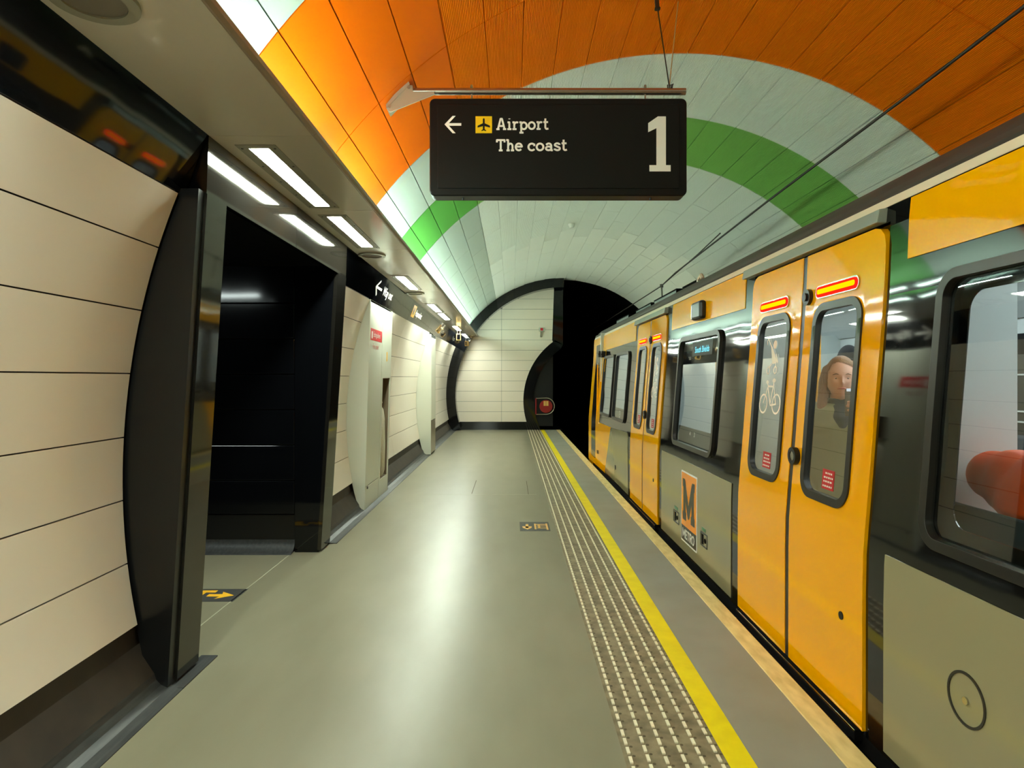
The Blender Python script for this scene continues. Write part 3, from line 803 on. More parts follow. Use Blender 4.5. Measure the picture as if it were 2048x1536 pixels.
mb = MB(); mb.tube([(.80, Y1 - .05, 2.66), (.80, Y1 - .05, 2.56), (.80, Y1, 2.52)], .03, 10); mb.build('bracket', M['steel'], t)
t = thing('tunnel_gate_sign', 'round red notice in a D shaped tube frame by the dark tunnel mouth', 'sign', (.66, Y1 - .03, .64))
mb = MB(); mb.tube([(.66, Y1 - .04, .42), (.66, Y1 - .04, .85)], .018, 10); mb.build('post', M['red_dull'], t)
pts = [(.66, .85), (.94, .86)] + [(.94 + .215 * math.sin(a), .64 + .22 * math.cos(a)) for a in [PI * k / 14 for k in range(1, 14)]] + [(.94, .42), (.66, .42)]
mb = MB(); mb.tube([(a, Y1 - .04, b) for a, b in pts], .012, 8); mb.build('frame', M['steel'], t, smooth=40)
mb = MB(); mb.disc((.93, Y1 - .045, .635), .175, 'y', .008, 32); dsc = mb.build('disc', M['red_dull'], t)
mb = MB(); mb.box(.865, .925, Y1 - .052, Y1 - .048, .65, .78); mb.box(.935, .995, Y1 - .052, Y1 - .048, .65, .78); mb.build('symbol', M['mark_tan'], dsc)
mb = MB(); a = math.radians(96.63); x, z = circ(a); mb.tube([(x, 10.9, z - .005), (x, 10.9, z - .04), (x, 10.9, z - .075)], [.06, .055, .03], 20)
tag(mb.build('smoke_detector', M['white'], None, smooth=40), 'small white round smoke detector on the white vault', 'detector')

# floor stickers
t = thing('floor_sticker', 'black floor sticker with a yellow arrow pointing right, in the dark doorway', 'sticker', (-2.05, 4.13, 0), 'floor stickers')
mb = MB(); mb.box(-2.45, -1.745, 4.005, 4.245, -.002, .0012); st_ = mb.build('backing', M['floor_mark'], t)
mb = MB()
mb.add([(-1.955, 4.095, .002), (-1.87, 4.095, .002), (-1.885, 4.05, .002), (-1.785, 4.118, .002), (-1.885, 4.186, .002), (-1.87, 4.141, .002), (-1.955, 4.141, .002)], [(0, 1, 5, 6), (1, 2, 3, 4, 5)])
mb.build('arrow', M['mark_yellow'], t, recalc=False)
mb = MB(); mb.box(-2.30, -1.93, 4.172, 4.212, 0, .002); mb.box(-2.30, -2.02, 4.05, 4.13, 0, .002); mb.box(-2.08, -1.99, 4.125, 4.18, 0, .002); mb.build('pictogram', M['mark_yellow'], t)
t = thing('floor_sticker', 'grey floor sticker with arrow and train picture beside the tactile strip', 'sticker', (.22, 6.03, 0), 'floor stickers')
mb = MB(); mb.box(.078, .357, 5.85, 6.22, -.002, .0012); mb.build('backing', M['floor_mark'], t)
def flr(px, py): q = 1792 / (py - 756); return ((px - 1023) / 1280 * q, q, .002)
mb = MB()
mb.add([flr(1051.3, 1048.5), flr(1056.5, 1048.5), flr(1057, 1056.5), flr(1051, 1056.5)], [(0, 1, 2, 3)])
mb.add([flr(1044.5, 1053), flr(1063.5, 1053), flr(1063.3, 1056), flr(1055, 1059.3), flr(1045.5, 1056)], [(0, 1, 2, 3, 4)])
mb.build('arrow', M['mark_tan'], t, recalc=False)
mb = MB()
for x0, x1, y0, y1 in ((.215, .232, 5.92, 6.14), (.325, .342, 5.90, 6.15), (.232, .325, 6.10, 6.125), (.24, .325, 6.04, 6.06), (.24, .325, 5.96, 5.98), (.25, .27, 5.98, 6.10)): mb.box(x0, x1, y0, y1, 0, .002)
mb.build('pictogram', M['mark_tan'], t)

# overhead line
mb = MB(); X = 2.72
wpts = [(X, -6, 3.62), (X, 0, 3.47), (X, 3.0, 3.385), (X, 4.31, 3.34), (X, 6.77, 3.278), (X, 10.6, 3.146), (X, 11.6, 3.07), (X, 18, 3.03), (X, 29, 3.0)]
mb.tube(wpts, .011, 8)
t = thing('overhead_wire', 'thin black overhead power wire running above the train roof', 'wire', (X, 11.6, 3.07))
mb.build('contact_wire', M['wire_dark'], t, smooth=40)
mb = MB(); mb.tube([(X, 11.6, 3.07), (X + .02, 11.6, 2.7)], .014, 6); mb.tube([(X, 11.6, 3.10), (X, 11.6, 3.04)], .03, 8); mb.build('dropper', M['rail'], t)
mb = MB(); mb.tube([(X, 11.6, 3.07), (X + .05, 9.5, 3.24), (X + .02, 8.4, 3.3)], .008, 6); mb.build('feeder', M['wire_dark'], t)

# ---------------------------------------------------------------- the train
PROF = [(-.5, 1.400), (0, 1.400), (.55, 1.401), (.70, 1.404), (.82, 1.413), (.95, 1.424), (1.10, 1.436), (1.25, 1.447), (1.45, 1.464), (1.60, 1.476), (1.70, 1.484), (1.85, 1.4915), (2.0, 1.4975), (2.10, 1.507), (2.2, 1.55)]
def prof(z):
    for (z0, x0), (z1, x1) in zip(PROF, PROF[1:]):
        if z <= z1: return x0 + (x1 - x0) * (z - z0) / (z1 - z0)
    return PROF[-1][1]
ZL = [.3, .55, .62, .70, .76, .82, .88, .95, 1.02, 1.10, 1.18, 1.25, 1.35, 1.45, 1.55, 1.65, 1.75, 1.85, 1.93, 2.0, 2.05]

def side(name, outer, holes, off, th, m, parent, bevel=0, smooth=35):
    """A panel lying on the curved side of the train: outlines in (distance along, height); off = how far it stands proud."""
    bm = bmesh.new(); allE = []
    for loop in [outer] + holes:
        vs = [bm.verts.new((d, 0, z)) for d, z in loop]
        allE += [bm.edges.new((vs[i], vs[(i + 1) % len(vs)])) for i in range(len(vs))]
    bmesh.ops.triangle_fill(bm, edges=allE, use_beauty=True, use_dissolve=False, normal=(0, -1, 0))
    z0 = min(p[1] for p in outer); z1 = max(p[1] for p in outer)
    for z in ZL:
        if z0 + .004 < z < z1 - .004:
            bmesh.ops.bisect_plane(bm, geom=bm.verts[:] + bm.edges[:] + bm.faces[:], plane_co=(0, 0, z), plane_no=(0, 0, 1), dist=1e-5)
    r = bmesh.ops.extrude_face_region(bm, geom=bm.faces[:])
    for v in [g for g in r['geom'] if isinstance(g, bmesh.types.BMVert)]: v.co.y = 1
    for v in bm.verts:
        d, back, z = v.co; v.co = (prof(z) - off + back * th, d, z)
    bmesh.ops.recalc_face_normals(bm, faces=bm.faces)
    me = bpy.data.meshes.new(name); bm.to_mesh(me); bm.free(); me.materials.append(m)
    return link(name, me, parent, smooth, bevel)
def rect(a, b, c, d): return [(a, c), (b, c), (b, d), (a, d)]
def on_side(mb, pts, fs, off, lift=None):
    lift = lift or [0] * len(pts)
    mb.add([(prof(z) - off - q, d, z) for (d, z), q in zip(pts, lift)], fs); return mb

train = thing('metro_train', 'yellow, black and grey metro train standing at the platform with closed doors', 'train', (2.72, 3.0, -1.1))
DOORS = [(-1.045, .345), (2.53, 3.935), (6.10, 7.51)]
WINS = [(-2.9, -1.5, .83, 1.766, 'wide'), (.70, 2.205, .83, 1.768, 'wide'), (4.485, 5.598, .83, 1.748, 'mid'), (7.985, 8.965, .83, 1.742, 'end'), (9.14, 10.155, .83, 1.742, 'end')]
TE0, TE1 = -6.0, 11.58
# body shell: a skin with openings
holes = [(a, b, -.02, 2.02) for a, b in DOORS] + [(a + .018, b - .018, c + .018, d - .018) for a, b, c, d, k in WINS]
ys = sorted(set([TE0, TE1] + [q for h_ in holes for q in h_[:2]])); zs = sorted(set([-.02, 2.085] + [q for h_ in holes for q in h_[2:]] + ZL))
mb = MB()
for y0, y1 in zip(ys, ys[1:]):
    for z0, z1 in zip(zs, zs[1:]):
        cy_, cz_ = (y0 + y1) / 2, (z0 + z1) / 2
        if any(h_[0] < cy_ < h_[1] and h_[2] < cz_ < h_[3] for h_ in holes): continue
        mb.add([(prof(z0), y0, z0), (prof(z0), y1, z0), (prof(z1), y1, z1), (prof(z1), y0, z1)], [(0, 3, 2, 1)])
        mb.add([(prof(z0) + .03, y0, z0), (prof(z0) + .03, y1, z0), (prof(z1) + .03, y1, z1), (prof(z1) + .03, y0, z1)], [(0, 1, 2, 3)])
FXw = 5.44
for z0, z1 in zip(zs, zs[1:]):
    mb.add([(FXw - prof(z0), TE0, z0), (FXw - prof(z0), TE1, z0), (FXw - prof(z1), TE1, z1), (FXw - prof(z1), TE0, z1)], [(0, 1, 2, 3)])
n = len(zs)
mb.add([(prof(z), TE1, z) for z in zs] + [(FXw - prof(z), TE1, z) for z in zs], [(i, i + 1, n + i + 1, n + i) for i in range(n - 1)])
mb.add([(prof(z), TE0, z) for z in zs] + [(FXw - prof(z), TE0, z) for z in zs], [(i, n + i, n + i + 1, i + 1) for i in range(n - 1)])
mb.build('body_shell', M['train_black'], train, recalc=False, smooth=35)
mb = MB(); secs = [(TE1, 0, 2.08), (11.9, .10, 2.05), (12.25, .42, 1.7), (12.35, .62, 1.0)]
vs = []
for y, ins, zt2 in secs: vs += [(prof(0) + ins, y, -.25), (prof(min(zt2, 2.0)) + ins, y, zt2), (FXw - prof(min(zt2, 2.0)) - ins, y, zt2), (FXw - prof(0) - ins, y, -.25)]
fs = []
for i in range(len(secs) - 1):
    k = 4 * i
    for j in range(4): fs.append((k + j, k + (j + 1) % 4, k + 4 + (j + 1) % 4, k + 4 + j))
fs += [(0, 1, 2, 3), (12, 15, 14, 13)]
mb.add(vs, fs); mb.build('nose', M['yellow'], train)
mb = MB(); mb.box(1.47, 3.97, TE0, TE1 - .05, -.95, -.06); mb.build('underframe', M['roofdark'], train)
mb = MB(); mb.box(1.405, 1.47, TE0, 10.45, -.30, -.02); mb.build('side_skirt', M['roofdark'], train)
for x in (2.0, 3.43):
    for y in (.2, 2.1, 8.2, 10.1):
        mb = MB(); mb.disc((x, y, -.66), .34, 'x', .11, 28); mb.build('wheel', M['rail'], train, smooth=40)
# roof, gutter and cream cantrail
mb = MB(); vs = []; nn = 18
for i in range(nn + 1):
    a = PI * i / nn; x = 2.72 - 1.16 * math.cos(a); z = 2.13 + .27 * math.sin(a) ** .8; vs += [(x, TE0, z), (x, TE1, z)]
mb.add(vs, [(2 * i, 2 * i + 1, 2 * i + 3, 2 * i + 2) for i in range(nn)]); mb.add([vs[2 * i] for i in range(nn + 1)], [tuple(range(nn + 1))]); mb.add([vs[2 * i + 1] for i in range(nn + 1)], [tuple(range(nn + 1))])
mb.build('roof', M['gutter'], train, smooth=40)
mb = MB(); mb.prism([(1.528, 2.124), (1.520, 2.138), (1.528, 2.160), (1.62, 2.165), (1.62, 2.11)], lambda u, v, q: (u, q, v), TE0, TE1); mb.build('gutter', M['gutter'], train)
mb = MB(); mb.prism([(1.502, 2.0835), (1.5155, 2.122), (1.60, 2.122), (1.60, 2.0835)], lambda u, v, q: (u, q, v), TE0, TE1 - .02); mb.build('cantrail', M['cream'], train)
for y0, y1, zt2, kind in ((9.5, 10.6, 2.343, 'box'), (7.98, 8.95, 2.335, 'vent'), (6.75, 7.8, 2.335, 'box'), (5.95, 6.5, 2.315, 'dark'), (5.35, 5.72, 2.25, 'dark')):
    mb = MB(); mb.box(1.74, 2.6, y0, y1, 2.15, zt2)
    bx = mb.build('roof_unit', M['roofbox' if kind != 'dark' else 'roofdark'], train, bevel=.01)
    mb = MB(); mb.box(1.735, 2.605, y0 - .015, y0 + .002, 2.15, zt2 + .008); mb.box(1.735, 2.605, y0, y1, zt2 - .004, zt2 + .008); mb.build('cover', M['roofdark'], bx)
    if kind == 'vent':
        mb = MB(); y = y0 + .05
        while y < y1 - .04: mb.box(1.732, 1.742, y, y + .022, 2.24, zt2 - .03); y += .05
        mb.build('louvres', M['black'], bx)
mb = MB(); mb.tube([(1.72, 5.9, 2.2), (1.72, 5.88, 2.3), (1.72, 5.8, 2.33), (1.72, 5.76, 2.29)], .02, 8); mb.build('roof_cable', M['cream'], train, smooth=40)

# painted panels
side('upper_panel', rect(.50, 2.404, 1.848, 2.078), [], .004, .004, M['yellow'], train)
side('upper_panel', rect(4.080, 5.940, 1.843, 2.078), [], .004, .004, M['yellow'], train)
side('upper_panel', rect(-3.1, -1.2, 1.848, 2.078), [], .004, .004, M['yellow'], train)
side('lower_panel', rect(.48, 2.403, .0, .738), [], .006, .006, M['train_grey'], train, bevel=.002)
side('lower_panel', rect(4.075, 5.962, .0, .730), [], .006, .006, M['train_grey'], train, bevel=.002)
side('lower_panel', rect(-3.1, -1.2, .0, .738), [], .006, .006, M['train_grey'], train, bevel=.002)
side('lower_panel', [(7.66, .0), (9.57, .0), (9.03, .70), (7.80, .738), (7.70, .70)], [], .006, .006, M['train_grey'], train, bevel=.002)
side('cab_panel', [(9.575, -.02), (TE1 + .01, -.05), (TE1 - .02, 2.083), (7.66, 2.083), (7.66, 1.845), (10.06, 1.838), (10.26, .69), (9.035, .705)], [], .0045, .0045, M['yellow'], train)
cd = side('cab_door', rrect(10.655, 11.18, .06, 1.962, .03), [], .007, .006, M['train_black'], train)
side('cab_window', rrect(10.74, 11.09, .95, 1.66, .14), [], .010, .004, M['glass_dark'], cd)
mb = MB()
for d in (10.56, 10.60): mb.tube([(prof(1.1) - .03, d - .03, .72), (prof(1.3) - .03, d - .03, 1.62)], .008, 6)
mb.build('grab_rail', M['yellow'], train)
for d, z in ((10.45, 1.79), (10.13, 1.775)):
    mb = MB(); mb.box(prof(z) - .07, prof(z), d - .05, d + .05, z - .05, z + .05); mb.tube([(prof(z) - .05, d - .06, z), (prof(z) - .05, d - .03, z)], .03, 10); mb.build('side_camera', M['black'], train, bevel=.006)
mb = MB(); mb.box(prof(1.93) - .055, prof(1.93), 4.90, 5.135, 1.858, 2.0)
sc_ = mb.build('side_camera', M['black_satin'], train, bevel=.02)
mb = MB(); mb.box(prof(1.88) - .05, prof(1.88) - .01, 5.125, 5.15, 1.865, 1.99); mb.build('camera_glass', M['chrome'], sc_, bevel=.008)
for a, b in DOORS:
    y0, y1 = a + .03, b + .12
    mb = MB(); mb.prism([(1.46, 2.022), (1.462, 2.034), (1.470, 2.076), (1.51, 2.082), (1.51, 2.022)], lambda u, v, q: (u, q, v), y0, y1)
    mb.build('door_rail_cover', M['rail_cover'], train, bevel=.004)
    mb = MB(); mb.box(1.355, 1.40, a + .06, b - .06, -.075, -.05); mb.box(1.372, 1.41, a + .03, b - .03, -.05, -.008); mb.mat(M['chrome']); mb.box(1.353, 1.358, a + .06, b - .06, -.058, -.048); mb.box(1.370, 1.374, a + .03, b - .03, -.016, -.008)
    mb.mats[0:0] = []; st2 = mb
    st2.mats = [M['roofdark'], M['chrome']]; st2.mi = [0] * 12 + [1] * 12
    st2.build('door_step', None, train)

# windows
def ring_win(a, b, c, d, r, wd, off, th, m, parent, name='window_frame'):
    return side(name, rrect(a, b, c, d, r, 8), [rrect(a + wd, b - wd, c + wd, d - wd, max(r - wd, .02), 8)], off, th, m, parent, bevel=.004)
for a, b, c, d, k in WINS:
    wd = .036
    fr = ring_win(a, b, c, d, .095, wd, .022, .03, M['rubber'], train, 'window')
    side('pane', rrect(a + wd - .012, b - wd + .012, c + wd - .012, d - wd + .012, .075, 8), [], .0, .006, M['glass'], fr)
    if k == 'wide':
        side('black_border', rrect(a + wd - .01, b - wd + .01, c + wd - .01, d - wd + .01, .07, 8), [rrect(a + .125, b - .125, c + .086, d - .086, .06, 8)], -.010, .004, M['black_gloss'], fr)
    if k == 'mid':
        side('black_border', rect(a + wd - .01, b - wd + .01, 1.515, d - wd + .01), [], -.010, .004, M['black_gloss'], fr)
        dp = side('destination_display', rect(4.70, 5.22, 1.575, 1.685), [], .0015, .002, M['black'], fr)
        for wd_, d_, L_ in (('South', 5.14, .165), ('Shields', 4.955, .185)):
            v, f = text2d(wd_, .070); L = max(p[0] for p in v); mb = MB(); on_side(mb, [(d_ - p[0] * L_ / L, 1.601 + p[1]) for p in v], f, .004); mb.build('lettering', M['led'], dp, recalc=False)
        mb = MB(); mb.mat(M['white'])
        v, f = text2d('4', .05); on_side(mb, [(5.11 - p[0], .94 + p[1]) for p in v], f, .003)
        v, f = text2d('3', .05); on_side(mb, [(4.99 - p[0], .94 + p[1]) for p in v], f, .003)
        mb.build('window_number', None, fr, recalc=False)
    if k == 'end' and a < 8.5:
        mb = MB(); pts = [(8.40 + .05 * math.cos(q), .925 + .04 * math.sin(q)) for q in [2 * PI * i / 20 for i in range(21)]]
        v, f = ribbon(pts, .008); on_side(mb, v, f, .003); v, f = text2d('H', .05); on_side(mb, [(8.418 - p[0], .908 + p[1]) for p in v], f, .003)
        mb.build('round_label', M['white'], fr, recalc=False)

# doors: two leaves each
def leaf(y0, y1, far, outer_left):
    """One door leaf; outer_left = True where its rounded top corner is at the far end (larger y)."""
    wc = (y0 + y1) / 2 + (-.010 if far else .019)
    wa, wb = wc - .220, wc + .220
    c, d = .838, 1.754
    if outer_left: out = [(y0, .0), (y1, .0), (y1, 1.93)] + [(y1 - .08 * (1 - math.cos(t)), 1.93 + .08 * math.sin(t)) for t in (PI / 6, PI / 3, PI / 2)] + [(y0, 2.01)]
    else: out = [(y0, .0), (y1, .0), (y1, 2.01), (y0 + .08, 2.01)] + [(y0 + .08 * (1 - math.sin(t)), 1.93 + .08 * math.cos(t)) for t in (PI / 6, PI / 3, PI / 2)]
    lf = side('door', out, [rrect(wa + .012, wb - .012, c + .012, d - .012, .09, 8)], .012, .03, M['yellow'], train, bevel=.004)
    fr = ring_win(wa, wb, c, d, .10, .036, .020, .03, M['rubber'], lf)
    side('pane', rrect(wa + .028, wb - .028, c + .03, d - .03, .07, 8), [], .004, .006, M['glass'], lf)
    ic = (y0 + y1) / 2 + (.0 if far else .03)
    side('indicator_surround', rrect(ic - .192, ic + .192, 1.779, 1.841, .03, 6), [], .019, .012, M['chrome'], lf)
    side('indicator_light', rrect(ic - .182, ic + .182, 1.785, 1.834, .024, 6), [], .023, .008, M['red_lens'], lf)
    side('indicator_core', rrect(ic - .168, ic + .168, 1.799, 1.822, .011, 6), [], .025, .006, M['amber'], lf)
    # red notice low on the pane
    s0 = wc - .025; mb = MB(); nt_ = side('notice', rect(s0 - .05, s0 + .052, .900, .988), [], .0065, .003, M['red'], lf)
    for zz2, ww in ((.972, .05), (.953, .072), (.935, .076), (.914, .084)):
        x = -ww / 2
        while x < ww / 2: q = random.uniform(.008, .02); on_side(mb, rect(s0 - x - q, s0 - x, zz2 - .004, zz2 + .004), [(0, 1, 2, 3)], .0075); x += q + .005
    mb.build('print', M['white'], nt_, recalc=False)
    return lf, wc
def pictograms(lf, sh):
    """Pushchair and bicycle in cream on the pane; drawn for the far leaf of the near door and shifted by sh along the train."""
    mb = MB(); O = .0065; cnt = [0]
    def S(pts, w_):
        v, f = ribbon([(-(d + sh), z) for d, z in pts], w_); on_side(mb, [(-a, b) for a, b in v], f, O, lifts((v, f), cnt[0])); cnt[0] += len(f)
    def circ_(d, z, r, w_): S([(d + r * math.cos(2 * PI * k / 24), z + r * math.sin(2 * PI * k / 24)) for k in range(25)], w_)
    def blob(d, z, rx, rz): on_side(mb, [(d + sh + rx * math.cos(2 * PI * k / 18), z + rz * math.sin(2 * PI * k / 18)) for k in range(18)], [tuple(range(18))], O)
    circ_(3.657, 1.254, .052, .010); circ_(3.479, 1.258, .052, .010)
    S([(3.655, 1.256), (3.601, 1.353), (3.53, 1.353)], .010); S([(3.603, 1.35), (3.555, 1.248)], .011); S([(3.534, 1.352), (3.558, 1.25)], .010)
    S([(3.53, 1.384), (3.524, 1.352), (3.482, 1.257), (3.555, 1.248)], .010); S([(3.60, 1.352), (3.612, 1.372)], .010)
    blob(3.622, 1.377, .018, .010); blob(3.532, 1.386, .022, .012)
    mb.build('bicycle_pictogram', M['cream_sticker'], lf, recalc=False); mb = MB()
    S([(3.655, 1.588), (3.66, 1.612), (3.645, 1.622), (3.624, 1.600), (3.572, 1.553), (3.513, 1.492), (3.495, 1.484)], .009)
    S([(3.528, 1.533), (3.50, 1.487)], .012); blob(3.558, 1.586, .024, .024)
    on_side(mb, [(3.612 + sh, 1.578), (3.596 + sh, 1.575), (3.553 + sh, 1.531), (3.520 + sh, 1.482), (3.578 + sh, 1.478)], [(0, 1, 2, 3, 4)], O)
    S([(3.578, 1.48), (3.61, 1.46)], .008); S([(3.525, 1.48), (3.52, 1.46)], .008)
    circ_(3.616, 1.443, .019, .008); circ_(3.521, 1.444, .019, .008)
    mb.build('pushchair_pictogram', M['cream_sticker'], lf, recalc=False)
for i, (a, b) in enumerate(DOORS):
    m_ = (a + b) / 2
    l1, w1 = leaf(a + .005, m_ - .022, False, False)
    l2, w2 = leaf(m_ + .022, b - .005, True, True)
    if i == 1: pictograms(l2, w2 - 3.577)
    else: pictograms(l1, w1 - 3.577)
    side('door_seal', rect(m_ - .022, m_ + .022, .0, 2.008), [], .008, .03, M['rubber'], train)
    db = MB(); db.ring((prof(1.013) - .026, m_ - .052, 1.013), .024, .043, 'x', .026, 26); bt = db.build('door_button', M['black'], l1, smooth=40)
    db = MB(); db.disc((prof(1.013) - .026, m_ - .052, 1.013), .025, 'x', .02, 20); db.build('button_face', M['chrome'], bt)
    db = MB(); db.disc((prof(1.80) - .02, m_ - .060, 1.80), .040, 'x', .022, 24); db.disc((prof(1.8) - .034, m_ - .060, 1.80), .02, 'x', .012, 16); db.build('buffer', M['rubber'], l1, smooth=40)
    db = MB(); db.disc((prof(.40) - .013, a + .165, .40), .017, 'x', .006, 16); db.build('lock', M['black'], l1)

# badge on the grey panel
lg = side('logo_plate', rrect(4.808, 5.248, .080, .650, .012, 4), [], .0085, .004, M['white'], train)
side('orange_field', rrect(4.822, 5.234, .212, .637, .006, 3), [], .0100, .004, M['logo_orange'], lg)
side('black_field', rrect(4.822, 5.234, .094, .212, .006, 3), [], .0100, .004, M['logo_black'], lg)
v, f, wd = slab2d('M', .300, .215, 0); mb = MB(); on_side(mb, [(5.205 - p[0] * .355 / wd, .275 + p[1]) for p in v], f, .0110, lifts((v, f))); mb.build('letter', M['logo_black'], lg, recalc=False)
BLOCK = {'M': (.95, [[(.1, 0), (.1, .93), (.46, .30), (.82, .93), (.82, 0)]]), 'E': (.62, [[(.55, .08), (.12, .08), (.12, .92), (.55, .92)], [(.12, .5), (.48, .5)]]), 'T': (.66, [[(.0, .92), (.62, .92)], [(.31, .92), (.31, 0)]]),
         'R': (.72, [[(.12, 0), (.12, .92), (.40, .92)] + arcpts(.40, .70, .18, .22, 90, -90, 8) + [(.12, .48)], [(.36, .46), (.62, 0)]]), 'O': (.86, [arcpts(.42, .5, .32, .42, 0, 360, 24)])}
mb = MB(); x = 0; cnt = 0
for ch in 'METRO':
    for stk in BLOCK[ch][1]:
        v, f = ribbon([(a + x, b) for a, b in stk], .19); on_side(mb, [(5.200 - a * .345 / 3.81, .116 + b * .074) for a, b in v], f, .0110, lifts((v, f), cnt)); cnt += len(f)
    x += BLOCK[ch][0]
mb.build('lettering', M['white'], lg, recalc=False)
for d0, d1 in ((5.32, 5.50), (4.555, 4.715)):
    so = side('socket_panel', rrect(d0, d1, .175, .278, .006, 3), [rrect(d0 + .012, d1 - .012, .185, .268, .004, 3)], .009, .006, M['train_black'], train)
    mb = MB(); z = .225; mb.disc((prof(z) - .008, (d0 + d1) / 2 - .03, z), .018, 'x', .006, 12); mb.box(prof(z) - .009, prof(z) - .005, (d0 + d1) / 2 + .01, (d0 + d1) / 2 + .05, .19, .262); mb.build('lock', M['roofdark'], so)
    mb = MB(); mb.box(prof(.3) - .008, prof(.3) - .005, d0 + .04, d1 - .03, .288, .312); mb.build('green_label', pm('green_label', (70, 120, 84), .5), so)
hc = (1.962, .414)
mb = MB(); mb.ring((prof(.4) - .007, hc[0], hc[1]), .075, .083, 'x', .005, 40); hb = mb.build('round_hatch', M['rubber'], train)
mb = MB(); mb.disc((prof(.4) - .008, hc[0], hc[1] - .004), .012, 'x', .008, 14); mb.build('lock', M['chrome'], hb)
mb = MB(); mb.disc((prof(.2) - .008, 8.59, .20), .03, 'x', .006, 14); mb.build('round_hatch', M['black'], train)
mb = MB(); mb.disc((prof(.2) - .006, 10.28, .21), .03, 'x', .006, 14); mb.disc((prof(.2) - .006, 10.42, .2), .03, 'x', .006, 14); mb.build('round_hatch', M['black'], train)

# inside of the car
mb = MB(); mb.box(1.44, 4.0, TE0, 10.4, -.06, .0); mb.build('car_floor', M['car_floor'], train)
mb = MB(); mb.box(1.62, 3.84, TE0, 10.4, 2.12, 2.14)
for s_, x in ((1, 1.56), (-1, 3.88)):
    mb.add([(x, TE0, 1.86), (x, 10.4, 1.86), (x + s_ * .30, 10.4, 2.12), (x + s_ * .30, TE0, 2.12)], [(0, 1, 2, 3)])
mb.build('car_ceiling', M['car_white'], train)
mb = MB()
for x in (2.15, 3.15): mb.box(x, x + .14, TE0 + .2, 10.2, 2.105, 2.118)
mb.build('car_light', M['car_light'], train)
mb = MB(); mb.box(3.90, 3.925, TE0, 10.4, 0, 1.9); fw = mb.build('far_lining', M['car_white'], train)
for a, b, c, d, k in WINS[:-1]:
    mb = MB(); mb.box(3.885, 3.90, a, b, .86, 1.74); mb.build('far_window', M['black_gloss'], fw)
mb = MB(); mb.box(1.45, 3.95, 10.36, 10.42, 0, 2.13); mb.build('cab_bulkhead', M['car_white'], train)
for y in (-1.12, .42, 2.425, 4.03, 6.0, 7.60):
    for x0, x1 in ((1.50, 1.905), (3.52, 3.90)):
        mb = MB(); mb.prism(rrect(x0, x1, .12, 1.90, .05), lambda u, v, q: (u, q, v), y - .015, y + .015); mb.build('draught_screen', M['screen'], train)
    if y > 3: mb = MB(); mb.tube([(1.93, y, 0), (1.93, y, 2.12)], .017, 10); mb.build('handrail', M['pole_yellow'], train)
for y0, y1 in ((.48, 2.37), (4.10, 5.93), (7.68, 9.9), (-3.2, -1.2)):
    for s_, xw in ((1, 1.53), (-1, 3.89)):
        mb = MB(); pr = [(0, .10), (.12, .10), (.16, .38), (.46, .40), (.47, .45), (.40, .47), (.12, .44), (.07, .95), (.02, .97), (.0, .5)]
        mb.prism([(xw + s_ * u, v) for u, v in pr], lambda u, v, q: (u, q, v), y0, y1); mb.build('bench_seat', M['seat'], train, bevel=.01)
mp = MB(); mp.box(3.872, 3.884, 4.15, 5.75, .95, 1.58); mpo = mp.build('route_map', M['map_dark'], fw)
mb = MB()
for z in (1.06, 1.14, 1.42): mb.box(3.866, 3.872, 4.2, 5.7, z, z + .012)
mb.box(3.866, 3.872, 4.9, 5.02, 1.26, 1.38); mb.box(3.866, 3.872, 5.15, 5.3, 1.30, 1.33); mb.box(3.866, 3.872, 4.5, 4.56, 1.02, 1.10)
mb.build('map_print', M['map_white'], mpo)

# ---------------------------------------------------------------- passengers
def remesh(parts, vox, name, m, parent, smooth_it=6):
    bm = bmesh.new()
    for mbb in parts:
        me = bpy.data.meshes.new('tmp'); me.from_pydata(mbb.v, [], mbb.f); bm.from_mesh(me); bpy.data.meshes.remove(me)
    bmesh.ops.recalc_face_normals(bm, faces=bm.faces)
    me = bpy.data.meshes.new('tmp'); bm.to_mesh(me); bm.free()
    ob = bpy.data.objects.new('tmp', me); C.objects.link(ob)
    r = ob.modifiers.new('r', 'REMESH'); r.mode = 'VOXEL'; r.voxel_size = vox
    s = ob.modifiers.new('s', 'SMOOTH'); s.factor = .5; s.iterations = smooth_it
    dg = bpy.context.evaluated_depsgraph_get(); new = bpy.data.meshes.new_from_object(ob.evaluated_get(dg))
    bpy.data.objects.remove(ob); new.name = name; new.materials.clear(); new.materials.append(m)
    for p in new.polygons: p.use_smooth = True
    o = bpy.data.objects.new(name, new); C.objects.link(o); attach(o, parent); return o
def ball(mb, c, r, n=12):
    rx, ry, rz = (r, r, r) if not isinstance(r, tuple) else r
    vs = [(c[0], c[1], c[2] - rz)]; fs = []
    for i in range(1, n):
        a = -PI / 2 + PI * i / n
        for k in range(2 * n): b = PI * k / n; vs.append((c[0] + rx * math.cos(a) * math.cos(b), c[1] + ry * math.cos(a) * math.sin(b), c[2] + rz * math.sin(a)))
    vs.append((c[0], c[1], c[2] + rz)); m_ = 2 * n
    for k in range(m_): fs.append((0, 1 + (k + 1) % m_, 1 + k))
    for i in range(n - 2):
        for k in range(m_): fs.append((1 + i * m_ + k, 1 + i * m_ + (k + 1) % m_, 1 + (i + 1) * m_ + (k + 1) % m_, 1 + (i + 1) * m_ + k))
    t_ = len(vs) - 1
    for k in range(m_): fs.append((t_, 1 + (n - 2) * m_ + k, 1 + (n - 2) * m_ + (k + 1) % m_))
    mb.add(vs, fs)
